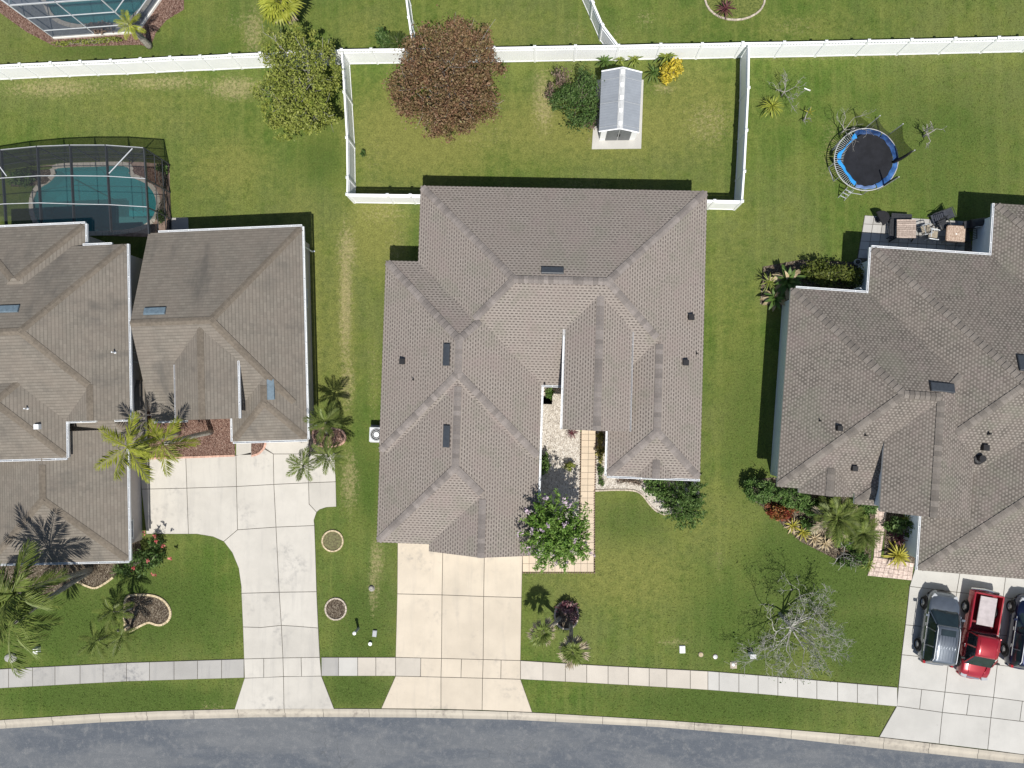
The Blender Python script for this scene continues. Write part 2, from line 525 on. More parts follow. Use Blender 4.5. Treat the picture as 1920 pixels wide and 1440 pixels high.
def water(name, tint):
    t = NT(name)
    nz = t.noise(t.pos(), 3.0, 3)
    t.bump(nz, .12, .05)
    t.done(tint, .04, .5)
    tr = t.new('ShaderNodeBsdfTransparent'); tr.inputs[0].default_value = tint + (1,)
    mx = t.new('ShaderNodeMixShader'); mx.inputs[0].default_value = .22
    t.link(tr.outputs[0], mx.inputs[1]); t.link(t.p.outputs[0], mx.inputs[2])
    t.link(mx.outputs[0], t.out.inputs[0])
    return t.m
M['water'] = water('pool_water', (.22,.66,.68))
M['plaster'] = pmat('pool_plaster', (.14,.40,.42), .8, .06, 1.5)

# foliage ---------------------------------------------------------------------
M['leaf_copper'] = leafmat('leaf_copper', [(0,(.06,.030,.018)),(.35,(.15,.077,.045)),(.7,(.245,.135,.08)),(.93,(.32,.22,.14)),(1,(.21,.20,.07))], trans=.2)
M['leaf_olive'] = leafmat('leaf_olive', [(0,(.08,.11,.018)),(.4,(.19,.235,.036)),(.75,(.27,.31,.055)),(1,(.33,.35,.10))])
M['leaf_dark'] = leafmat('leaf_dark', [(0,(.022,.052,.012)),(.5,(.055,.115,.024)),(.85,(.095,.17,.04)),(1,(.16,.23,.08))])
M['leaf_mid'] = leafmat('leaf_mid', [(0,(.03,.068,.014)),(.5,(.075,.155,.03)),(.85,(.125,.215,.05)),(1,(.20,.29,.10))])
M['leaf_bright'] = leafmat('leaf_bright', [(0,(.045,.10,.015)),(.5,(.11,.225,.030)),(.85,(.17,.30,.05)),(1,(.25,.36,.09))])
M['leaf_hedge'] = leafmat('leaf_hedge', [(0,(.03,.05,.008)),(.5,(.075,.105,.016)),(.85,(.12,.15,.025)),(1,(.19,.20,.05))])
M['leaf_brown'] = leafmat('leaf_brown', [(0,(.07,.045,.035)),(.5,(.15,.10,.08)),(1,(.27,.21,.16))], trans=.1)
M['leaf_yellow'] = leafmat('leaf_yellow', [(0,(.12,.13,.01)),(.3,(.35,.30,.02)),(.7,(.60,.46,.03)),(1,(.70,.58,.10))])
M['leaf_red'] = leafmat('leaf_red', [(0,(.07,.02,.015)),(.5,(.21,.025,.02)),(.8,(.34,.06,.04)),(1,(.30,.22,.05))])
M['leaf_varieg'] = leafmat('leaf_varieg', [(0,(.03,.05,.012)),(.5,(.09,.11,.02)),(.75,(.30,.28,.06)),(1,(.55,.48,.20))])

def frondmat(name, c1, c2, rough=.5, trans=.25):
    t = NT(name)
    f = t.smooth(t.noise(t.pos(), 4.0, 4), .3, .7)
    col = t.mix(f, c1, c2)
    k = t.math('MULTIPLY_ADD', t.rnd(), .5, .75)
    hs = t.new('ShaderNodeHueSaturation'); t.put(hs.inputs['Value'], k); t.put(hs.inputs['Color'], col)
    col = hs.outputs[0]
    t.done(col, rough, .3)
    tr = t.new('ShaderNodeBsdfTranslucent'); t.put(tr.inputs[0], col)
    mx = t.new('ShaderNodeMixShader'); mx.inputs[0].default_value = trans
    t.link(t.p.outputs[0], mx.inputs[1]); t.link(tr.outputs[0], mx.inputs[2])
    t.link(mx.outputs[0], t.out.inputs[0])
    return t.m
M['frond'] = frondmat('palm_frond', (.095,.14,.028), (.19,.23,.06))
M['frond_yellow'] = frondmat('palm_frond_yellow', (.22,.26,.03), (.40,.42,.07))
M['frond_dry'] = frondmat('palm_frond_dry', (.30,.25,.17), (.50,.44,.33), trans=.1)
M['frond_dark'] = frondmat('palm_frond_dark', (.045,.075,.018), (.10,.14,.035))
M['blade_lime'] = frondmat('blade_lime', (.13,.18,.03), (.26,.30,.06))
M['blade_gold'] = frondmat('blade_gold', (.24,.23,.03), (.46,.42,.07))
M['blade_purple'] = frondmat('blade_purple', (.07,.022,.030), (.17,.06,.07))
M['blade_straw'] = frondmat('blade_straw', (.34,.26,.15), (.52,.43,.28), trans=.1)
M['blade_green'] = frondmat('blade_green', (.05,.10,.02), (.11,.18,.04))
# ------------------------------------------------------------------ ground, road, pavements
def interp(pl, x):
    for (x0,y0),(x1,y1) in zip(pl, pl[1:]):
        if x <= x1 or (x1,y1) == pl[-1]:
            return y0 + (y1-y0)*(x-x0)/(x1-x0)
HARD = []          # paved and planted areas where no turf grows
def PP(pts, z=0.0): return [W2(x, y, z) for x, y in pts]
def smooth_loop(pts, n=5, closed=True):
    out = []; m = len(pts)
    rng = range(m) if closed else range(m-1)
    for i in rng:
        g = lambda k: pts[k % m] if closed else pts[max(0, min(m-1, k))]
        p0,p1,p2,p3 = g(i-1), g(i), g(i+1), g(i+2)
        for k in range(n):
            t = k/n
            out.append(tuple(.5*(2*p1[a]+(p2[a]-p0[a])*t+(2*p0[a]-5*p1[a]+4*p2[a]-p3[a])*t*t+(3*p1[a]-p0[a]-3*p2[a]+p3[a])*t**3) for a in (0,1)))
    if not closed: out.append(tuple(pts[-1]))
    return out

def sheet(name, outer, holes, z, mat, parent=None):
    """flat sheet with holes cut in it"""
    bm = bmesh.new()
    es = []
    for loop in [outer] + holes:
        vs_ = [bm.verts.new((x, y, z)) for x, y in loop]
        for i in range(len(vs_)):
            es.append(bm.edges.new((vs_[i], vs_[(i+1) % len(vs_)])))
    bmesh.ops.triangle_fill(bm, use_beauty=True, use_dissolve=False, edges=es, normal=(0,0,1))
    for f in bm.faces:
        if f.normal.z < 0: f.normal_flip()
    me = bpy.data.meshes.new(name)
    bm.to_mesh(me); bm.free()
    return obj(name, me, mat, parent)

KERB_IN = [(-220,1366),(0,1350),(185,1338),(300,1333),(440,1329.5),(620,1328.5),(720,1329),(860,1331),(980,1335),(1040,1338),(1240,1350),(1440,1364.5),(1650,1382),(1920,1415),(2150,1450)]
KERB_OUT = [(-220,1384),(0,1367),(190,1355),(300,1350),(480,1345.5),(620,1345),(780,1346),(960,1350),(1230,1363.5),(1440,1381),(1640,1403),(1920,1432),(2150,1468)]
kin = [W2(x, interp(KERB_IN, x)) for x in range(-220, 2151, 30)]
POOL1 = smooth_loop([(108,316),(170,313),(236,313),(246,331),(274,345),(291,368),(292,396),(276,418),(240,430),(170,434),(100,431),(72,416),(63,386),(71,357),(94,341),(106,327)], 4)
POOL2 = smooth_loop([(84,-40),(92,12),(112,36),(150,46),(190,42),(228,44),(256,22),(276,0),(285,-45),(180,-60)], 4)
outer = [(kin[0][0]-160, kin[0][1]-12)] + kin + [(kin[-1][0]+160, kin[-1][1]-30), (kin[-1][0]+160, 190), (kin[0][0]-160, 190)]
from mathutils.geometry import delaunay_2d_cdt
def inside(poly, X, Y):
    c = np.zeros(X.shape, bool); m = len(poly)
    for i in range(m):
        x0, y0 = poly[i]; x1, y1 = poly[(i+1) % m]
        if y0 == y1: continue
        c ^= ((y0 > Y) != (y1 > Y)) & (X < (x1-x0)*(Y-y0)/(y1-y0)+x0)
    return c
def lawn_mesh():
    """the lawn as a fine net of triangles, its wear stored per point"""
    loops = [outer, PP(POOL1), PP(POOL2)]
    vs_ = []; es = []
    for lp in loops:
        o = len(vs_); vs_ += [Vector(p) for p in lp]
        es += [(o+i, o+(i+1) % len(lp)) for i in range(len(lp))]
    gx, gy = np.meshgrid(np.arange(-38, 34, .32), np.arange(-20.5, 27.5, .32))
    gx = gx.ravel(); gy = gy.ravel()
    ok = inside(outer, gx, gy-.25)
    for lp in loops[1:]: ok &= ~inside(lp, gx, gy)
    vs_ += [Vector((x, y)) for x, y in zip(gx[ok], gy[ok])]
    V, E, F, _, _, _ = delaunay_2d_cdt(vs_, es, [], 0, 1e-5)
    V = np.array([tuple(v) for v in V]); F = np.array(F)
    c = V[F].mean(axis=1)
    keep = inside(outer, c[:,0], c[:,1])
    for lp in loops[1:]: keep &= ~inside(lp, c[:,0], c[:,1])
    F = F[keep]
    me = bpy.data.meshes.new('ground')
    me.from_pydata([(x, y, 0.0) for x, y in V], [], F.tolist())
    lawn_wear(me, V)
    me.update()
    return me
def lawn_wear(me, V):
    """yellowed, lush and dry turf, stored per point"""
    def field(spots):
        a = np.zeros(len(V))
        for px, py, rx, ry, k in spots:
            q = W(px, py)
            d = np.hypot((V[:,0]-q.x)*30.25/rx, (V[:,1]-q.y)*30.25/ry)
            a = np.maximum(a, k*np.clip(1.35-d, 0, 1))
        return a
    F3 = dict(
      yellow=[(800,245,210,120,.8),(1100,235,330,90,.7),(700,430,70,110,.8),(560,640,60,330,.75),(640,640,45,330,.5),(1375,650,60,330,.4),(1180,1080,180,90,.6),
              (1330,980,120,120,.4),(1300,200,120,120,.6),(880,60,160,60,.5),(450,520,160,60,.5),(300,210,300,70,.35),(700,60,120,60,.4),(1500,50,200,40,.4),(430,310,110,80,.55),(480,600,40,40,.3)],
      lush=[(300,1140,170,110,.8),(220,1310,260,40,.9),(670,1295,70,40,.9),(1560,1060,190,110,.95),(1420,1170,170,150,.6),(1620,1210,110,90,.9),(1350,1320,260,50,.8),
            (1750,280,210,200,.5),(1180,980,100,60,.5),(680,1160,70,120,.7),(690,900,60,160,.5),(1400,800,60,200,.6),(230,95,230,30,.6),(120,1170,160,90,.8),(600,300,60,60,.6)],
      dry=[(100,165,130,24,.8),(300,155,140,18,.75),(440,165,70,30,.9),(475,60,28,60,.8),(648,560,16,175,1.0),(650,470,24,60,.9),(652,720,18,70,.8),(720,400,70,30,.55),
           (700,720,20,150,.4),(745,460,28,60,.5),(1020,190,28,75,.85),(1015,160,22,40,.7),(1330,230,60,60,.6),(1090,350,60,30,.5),(700,1100,14,70,.8),(706,1050,18,50,.85),
           (655,900,22,80,.8),(1560,290,30,90,.55),(630,110,25,30,.7),(395,1325,34,10,.8),(1265,1205,40,12,.65),(624,1014,34,34,.45),(630,1142,32,32,.55),(1150,70,30,30,.5),
           (1210,35,26,24,.55),(1080,60,30,30,.45),(1490,50,60,30,.45),(1600,107,280,8,.6),(1245,165,34,16,.7),(1110,265,16,20,.6),(1000,1085,60,12,.35),(1348,1050,7,60,.6),(450,40,40,30,.5),
           (880,255,120,40,.4),(700,300,40,60,.35)])
    for nm, sp in F3.items():
        at = me.attributes.new(nm, 'FLOAT', 'POINT'); at.data.foreach_set('value', field(sp).astype(np.float32))
ground = obj('ground', lawn_mesh(), M['lawn'])
tag(ground, 'mown lawn between and behind the houses', 'lawn', kind='structure')

kout = [W2(x, interp(KERB_OUT, x), -.06) for x in range(-220, 2151, 30)]
mb = MB()
n = len(kout)
far = [(x + .14*9.2, y - 9.2) for x, y in kout]
far[0] = (far[0][0]-120, far[0][1]-9); far[-1] = (far[-1][0]+120, far[-1][1]-25)
near = [list(p) for p in kout]; near[0] = (near[0][0]-120, near[0][1]-9); near[-1] = (near[-1][0]+120, near[-1][1]-25)
near = [(x, y+.03) for x, y in near]
mb.add([(x,y,-.06) for x,y in near] + [(x,y,-.06) for x,y in far], [(n+i, n+i+1, i+1, i) for i in range(n-1)])
road = obj('road', mb, M['asphalt'])
tag(road, 'blue-grey patched asphalt street along the bottom', 'road', kind='structure')
verge = sheet('verge', [(x, y) for x, y in far] + [(far[-1][0], far[-1][1]-180), (far[0][0], far[0][1]-180)], [], .03, M['lawn'])
tag(verge, 'lawn on the far side of the street', 'lawn', kind='structure')

# kerb of cast segments: flat back, rolled face, gutter pan
kerb = thing('kerb', 'pale concrete rolled kerb beside the street', 'kerb'); tag(kerb, kind='structure')
KJ = [-170,-80,10,98,187,275,363,446,534,606,692,780,868,952,1042,1130,1213,1302,1392,1484,1574,1657,1742,1834,1920,2010,2100]
PROF = [(0,.045),(.26,.042),(.40,.015),(.58,-.055),(.72,-.062),(1.0,-.045)]
for a, b in zip(KJ, KJ[1:]):
    mb = MB(); N = 5
    rows = []
    for k in range(N):
        x = a + .35 + (b-a-.7)*k/(N-1)
        p = Vector(W2(x, interp(KERB_IN, x))); q = Vector(W2(x, interp(KERB_OUT, x)))
        rows.append([(p.x+(q.x-p.x)*t, p.y+(q.y-p.y)*t, z) for t, z in PROF] + [(q.x,q.y,-.16),(p.x,p.y,-.16)])
    m = len(rows[0])
    for r in rows: mb.v += r
    for i in range(N-1):
        for j in range(m):
            j2 = (j+1) % m
            mb.f.append((i*m+j, i*m+j2, (i+1)*m+j2, (i+1)*m+j))
    mb.f.append(tuple(range(m-1,-1,-1))); mb.f.append(tuple((N-1)*m+j for j in range(m)))
    obj('kerb_segment', mb, M['con_kerb'], kerb)

def slab(parent, pts, mat, name='slab', z1=.05, gap=.017, z0=-.05):
    poly = PP(pts)
    if area(poly) < 0: poly = poly[::-1]
    mb = MB().prism(inset(poly, gap), z0, z1, .006)
    return obj(name, mb, mat, parent)

def base(name, label, cat, pts, mat, z1=.034, kind='structure'):
    poly = PP(pts)
    HARD.append(poly)
    o = obj(name, MB().prism(poly, -.06, z1), mat)
    return tag(o, label, cat, kind=kind)

# sidewalk
SW_T = [(-220,1268),(0,1254),(240,1242),(460,1235),(600,1232),(742,1232),(975,1238),(1120,1247),(1330,1258),(1440,1267),(1680,1288),(1920,1315),(2150,1345)]
SW_B = [(-220,1305),(0,1290),(240,1277),(455,1270.5),(605,1267),(742,1267),(975,1273),(1175,1284),(1325,1293),(1440,1302),(1680,1324),(1920,1352),(2150,1383)]
def walk_run(label, joints, mats):
    xs = joints
    out = [(x, interp(SW_T, x)) for x in xs] + [(x, interp(SW_B, x)) for x in xs[::-1]]
    b = base('sidewalk', label, 'sidewalk', out, M['joint'])
    for i in range(len(xs)-1):
        a, c = xs[i], xs[i+1]
        slab(b, [(a,interp(SW_T,a)),(c,interp(SW_T,c)),(c,interp(SW_B,c)),(a,interp(SW_B,a))], mats(i, a))
walk_run('grey concrete sidewalk left of the curved driveway', [-120,-73,-28,17,62,104,151,194,238,281,327,371,416,458], lambda i,a: M['con_walk'])
walk_run('short four-slab sidewalk between the two left driveways', [603,635,671,705,742], lambda i,a: M[['con_walk','con_new','con_pink','con_pink'][i]])
walk_run('long concrete sidewalk between the middle and right driveways', [976,1018,1060,1100,1140,1178,1217,1250,1294,1327,1348,1385,1421,1458,1495,1531,1570,1607,1645,1682], lambda i,a: M['con_pink'] if a < 1320 else M['con_new'])

# middle driveway
b = base('driveway', 'warm beige concrete driveway of the middle house', 'driveway',
    [(746,990),(981,990),(978,1120),(976,1238),(976,1273),(998,1335),(904,1331),(827,1329),(715,1328),(742,1267),(742,1232),(745,1113)], M['joint'])
r = [[(746,990),(831,990),(909,990),(981,990)], [(745,1113),(829,1115),(907,1118),(978,1120)], [(742,1232),(828,1234),(906,1236),(976,1238)],
     [(742,1267),(827,1269),(905,1271),(976,1273)], [(715,1328),(827,1329),(904,1331),(998,1335)]]
mid = lambda p, q, t=.5: (p[0]+(q[0]-p[0])*t, p[1]+(q[1]-p[1])*t)
for i in range(4):
    for j in range(3):
        p = [r[i][j], r[i][j+1], r[i+1][j+1], r[i+1][j]]
        if i == 2:
            t = .55 if j == 0 else .48
            slab(b, [p[0], mid(p[0],p[1],t), mid(p[3],p[2],t), p[3]], M['con_pink'] if j == 0 else M['con_warm'])
            slab(b, [mid(p[0],p[1],t), p[1], p[2], mid(p[3],p[2],t)], M['con_warm'])
        else: slab(b, p, M['con_warm'])

# left driveway with the turning pad
b = base('driveway', 'pale grey concrete driveway with curved turning pad beside the left house', 'driveway',
    [(262,862),(443,853),(443,812),(472,812),(472,853),(497,842),(500,812),(580,812),(628,850),(631,950),(612,951),(600,955),(594,960),(589,975),(590,985),(594,1109),(600,1232),(603,1267),(627,1329),(440,1330),(459,1271),(458,1235),(453,1100),(448,1065),(436,1036),(420,1015),(400,1006),(370,1001),(275,1001)], M['joint'])
for p in [[(262,862),(349,858),(351,915),(266,917)],[(349,858),(443,854),(444,912),(351,915)],[(443,854),(497,842),(513,851),(514,908),(444,912)],
          [(500,812),(580,812),(579,851),(513,851),(497,840)],[(513,851),(579,851),(579,905),(514,908)],[(579,851),(628,850),(630,903),(579,905)],
          [(443,812),(472,812),(472,853),(443,854)],[(266,917),(351,915),(354,1001),(275,1001)],[(351,915),(444,912),(446,993),(420,1015),(400,1006),(370,1001),(354,1001)],
          [(444,912),(514,908),(518,988),(446,993)],[(514,908),(579,905),(580,945),(594,960),(589,975),(590,985),(518,988)],
          [(579,905),(630,903),(631,950),(612,951),(600,955),(594,960),(580,945)],
          [(446,993),(518,988),(524,1110),(453,1112),(453,1100),(448,1065),(436,1036),(420,1015)],[(518,988),(590,985),(592,1040),(594,1109),(524,1110)],
          [(453,1112),(524,1110),(528,1172),(490,1176),(456,1175)],[(524,1110),(594,1109),(597,1177),(560,1174),(528,1172)],
          [(456,1175),(490,1176),(528,1172),(531,1233),(458,1235)],[(528,1172),(560,1174),(597,1177),(600,1232),(531,1233)],
          [(458,1235),(495,1234),(495,1270),(459,1271)],[(495,1234),(531,1233),(532,1268),(495,1270)],[(531,1233),(565,1232.5),(566,1268),(532,1268)],[(565,1232.5),(600,1232),(603,1267),(566,1268)],
          [(459,1271),(532,1268),(533,1329),(440,1330)],[(532,1268),(603,1267),(627,1329),(533,1329)]]:
    slab(b, p, M['con_grey'])

# right driveway
r = [[(1720,1050),(1801,1062),(1886,1070),(1998,1085)],[(1705,1099),(1793,1110),(1880,1120),(1990,1133)],[(1697,1171),(1784,1180),(1874,1190),(1985,1203)],
     [(1690,1227),(1778,1236),(1869,1246),(1980,1260)],[(1684,1287),(1771,1297),(1862,1307),(1970,1321)],[(1681,1323),(1766,1335),(1857,1345),(1965,1358)],[(1648,1381),(1760,1394),(1851,1405),(1990,1424)]]
b = base('driveway', 'pale concrete driveway under the parked cars', 'driveway', r[0] + [q[3] for q in r[1:-1]] + r[6][::-1] + [q[0] for q in r[1:-1]][::-1], M['joint'])
for i in range(6):
    for j in range(3):
        p = [r[i][j], r[i][j+1], r[i+1][j+1], r[i+1][j]]
        if i == 4:
            slab(b, [p[0], mid(p[0],p[1]), mid(p[3],p[2]), p[3]], M['con_new']); slab(b, [mid(p[0],p[1]), p[1], p[2], mid(p[3],p[2])], M['con_new'])
        else: slab(b, p, M['con_new'])

# tiled front walk of the middle house
b = base('walkway', 'cream square-tiled front walk of the middle house', 'walkway',
    [(1090.5,790),(1117,790),(1113,1072),(979.5,1072),(980,1041),(1087,1041)], M['joint'], .03)
NR = 21
for i in range(NR):
    y0 = 790 + (1041-790)*i/NR; y1 = 790 + (1041-790)*(i+1)/NR
    xl = lambda y: 1090.5 - 3.5*(y-790)/251; xr = lambda y: 1117 - 3.6*(y-790)/251; xm = lambda y: (xl(y)+xr(y))/2
    slab(b, [(xl(y0),y0),(xm(y0),y0),(xm(y1),y1),(xl(y1),y1)], M['tile'], 'tile', .045, .008)
    slab(b, [(xm(y0),y0),(xr(y0),y0),(xr(y1),y1),(xm(y1),y1)], M['tile'], 'tile', .045, .008)
NCX = 11
for i in range(NCX):
    x0 = 980 + (1113.2-980)*i/NCX; x1 = 980 + (1113.2-980)*(i+1)/NCX
    for y0, y1 in ((1041,1056.5),(1056.5,1072)):
        slab(b, [(x0,y0),(x1,y0),(x1,y1),(x0,y1)], M['tile'], 'tile', .045, .008)

def edging(parent, pts, mat, w=.12, ln=.28, h=.09, closed=True, name='edging_stone', z0=-.03):
    """a row of separate edging stones along a line"""
    P = [Vector(p) for p in pts]
    if closed: P.append(P[0])
    L = [0.0]
    for a, c in zip(P, P[1:]): L.append(L[-1] + (c-a).length)
    nn = max(2, int(round(L[-1]/ln))); stp = L[-1]/nn
    me = MB().prism([(-stp*.485,-w/2),(stp*.485,-w/2),(stp*.485,w/2),(-stp*.485,w/2)], z0, h, .015).mesh(name)
    me.materials.append(mat)
    def at(s):
        for i in range(len(L)-1):
            if s <= L[i+1] or i == len(L)-2:
                t = (s-L[i])/max(1e-6, L[i+1]-L[i]); return P[i].lerp(P[i+1], t), P[i+1]-P[i]
    for k in range(nn):
        s = (k+.5)*stp
        p, _ = at(s); a, _ = at(max(0, s-stp*.4)); c, _ = at(min(L[-1], s+stp*.4)); d = c-a
        inst(name, me, parent, (p.x, p.y, random.uniform(-.008,.008)), (0,0,math.atan2(d.y,d.x)))

def scallop(parent, a, c, mat):
    """low scalloped edging, one joined row of small rounds"""
    A = Vector(W2(*a)); C = Vector(W2(*c)); n_ = int((C-A).length/.15); mb = MB()
    for k in range(n_+1):
        p = A.lerp(C, k/n_)
        mb.lathe([(.055,-.03),(.055,.07),(.03,.095)], (p.x,p.y,0), 6)
    o = obj('scalloped_edging', mb, mat, parent); o['kind'] = 'stuff'
M['scallop'] = pmat('scallop_brown', (.20,.14,.11), .85, .3, 8)
scallop(b, (1089.3,812), (1086,1005), M['scallop'])
scallop(b, (1114.3,921), (1114.6,1073), M['scallop'])
scallop(b, (981,1073.5), (1114,1073.5), M['scallop'])
scallop(b, (1118,808), (1115.5,918), M['scallop'])

# beds -----------------------------------------------------------------------
def bed(name, label, pts, mat, z=.02, edge=None, sm=0, closed=True, edge_pts=None, **kw):
    pp = smooth_loop(pts, sm) if sm else pts
    poly = PP(pp)
    HARD.append(poly)
    o = obj(name, MB().prism(poly, -.05, z), mat)
    tag(o, label, 'garden bed', kind='structure')
    if edge:
        e = PP(smooth_loop(edge_pts, 5, False)) if edge_pts else poly
        edging(o, e, edge, closed=not edge_pts, **kw)
    return o
def ell(cx, cy, rx, ry, n=18): return [(cx+rx*math.cos(2*math.pi*k/n), cy+ry*math.sin(2*math.pi*k/n)) for k in range(n)]
bed('gravel_bed', 'pale gravel courtyard bed between garage wing and front walk', [(1000,715),(1075,715),(1088,800),(1087,1041),(1000,1041)], M['gravel'], .018)
bed('gravel_bed', 'pale gravel bed with curved stone edge below the right wing', [(1117.5,800),(1145,800),(1150,870),(1308,872),(1312,925),(1290,960),(1247,965),(1230,957.5),(1217.5,945),(1206,930),(1195,922),(1180,919),(1150,919),(1115,920)], M['gravel'], .018,
    M['edging_grey'], edge_pts=[(1116,920),(1150,918.5),(1180,919),(1195,922),(1206,930),(1217.5,945),(1230,957.5),(1247,965)], w=.10, ln=.26)
bed('mulch_bed', 'red-brown bark bed in the courtyard of the left house', [(262,770),(440,770),(441,854),(285,858),(262,860)], M['mulch'], .03, M['brick_edge'], edge_pts=[(280,859.5),(360,857),(441,854)], w=.13, ln=.24)
bed('mulch_bed', 'tiny bark bed with round brick edge at the left house corner', [(472,815),(499,815),(496,838),(486,849),(472,853)], M['mulch'], .058, M['brick_edge'], edge_pts=[(499,826),(496,839),(486,850),(472,855)], w=.13, ln=.2, h=.085)
bed('mulch_bed', 'long bark bed below the left garage wall', [(-20,1020),(250,1010),(262,1010),(268,1050),(225,1075),(212,1083),(195,1095),(178,1102),(160,1097),(144,1091),(110,1111),(90,1124),(40,1110),(-20,1100)], M['mulch_dark'], .02,
    M['edging_tan'], edge_pts=[(92,1122),(118,1107),(144,1091),(160,1097),(178,1102),(195,1095),(213,1082)], w=.13, ln=.26)
bed('mulch_bed', 'kidney-shaped bark bed with tan edge on the left front lawn', [(238,1120),(262,1115),(290,1117),(310,1128),(320,1146),(317,1161),(306,1170),(294,1171),(279,1167),(262,1174),(246,1182),(236,1180),(234,1150)], M['mulch_dark'], .02, M['edging_tan'], 4, w=.14, ln=.27)
bed('flower_ring', 'round weedy bed with tan edge beside the left driveway, upper one', ell(624,1014,19.5,19.5), pmat('weedy_soil', (.15,.13,.075), .95, .35, 9, c2=(.19,.19,.09), bump=.6), .02, M['edging_tan'], w=.10, ln=.22)
bed('flower_ring', 'round bark bed with grey edge beside the left driveway, lower one', ell(630,1141.5,19.5,20), M['mulch_dark'], .02, M['edging_grey'], w=.10, ln=.22)
bed('mulch_bed', 'oval bark bed under the palms at the left house corner', [(588,806),(612,803),(636,805),(647,815),(645,829),(630,836),(608,837),(592,832)], M['mulch'], .056, M['brick_edge'], 3, w=.12, ln=.26, h=.09)
bed('flower_ring', 'round soil bed with pale stone edge below the two small palms', ell(1062,1153,22,26), M['mulch_dark'], .02, M['edging_grey'], w=.11, ln=.22, h=.13)
bed('mulch_bed', 'dark planting bed in front of the right house', [(1398,900),(1450,895),(1645,925),(1640,1000),(1630,1062),(1600,1058),(1560,1045),(1500,1015),(1468,985),(1440,957),(1415,940)], M['mulch_dark'], .015)
bed('mulch_bed', 'dark planting bed between paver path and right garage wall', [(1660,945),(1740,955),(1716,1062),(1695,1066),(1657,1050)], M['mulch_dark'], .015)
bed('mulch_bed', 'dark hedge bed behind the right house', [(1430,500),(1500,487),(1622,492),(1625,560),(1480,580),(1425,570)], M['mulch_dark'], .012)
bed('mulch_bed', 'red-brown mulch strip around the upper screened pool', [(-60,-22),(0,24),(50,60),(105,88),(170,86.5),(262,84),(282,89),(292,62),(312,38),(345,18),(345,-60),(309,-60),(301,0),(257,60),(102,71),(0,0),(-60,-44)], M['mulch'], .012)
bed('flower_ring', 'round grassy bed with pale edge at the top of the picture', ell(1378,-2,56,40,24), pmat('ground_cover', (.10,.14,.03), .95, .4, 8, c2=(.17,.19,.05), bump=.6), .015, M['edging_grey'], w=.11, ln=.3)

# pink paver path of the right house, laid as small stones
b = base('walkway', 'pink paver path of the right house', 'walkway', [(1642,925),(1666,925),(1658,1000),(1651,1044),(1713,1056),(1709,1088),(1626,1079),(1637,1050),(1641,1000)], M['joint'], .022)
pav = []
def pave(q, nu, nv):
    for i in range(nu):
        for j in range(nv):
            f = lambda u, v: mid(mid(q[0],q[1],u), mid(q[3],q[2],u), v)
            slab(b, [f(i/nu,j/nv), f((i+1)/nu,j/nv), f((i+1)/nu,(j+1)/nv), f(i/nu,(j+1)/nv)], M['paver_pink'], 'paver', .042, .006)
pave([(1642,925),(1666,925),(1651,1044),(1638,1044)], 3, 14)
pave([(1638,1044),(1651,1044),(1713,1056),(1709,1088)][0:0] or [(1638,1044),(1713,1056),(1709,1088),(1626,1079)], 9, 4)

# small concrete pads
pad = base('concrete_pad', 'small grey concrete pad behind the left house', 'concrete pad', [(318,409),(353,408),(354,440),(318,441)], M['con_walk'], .05)
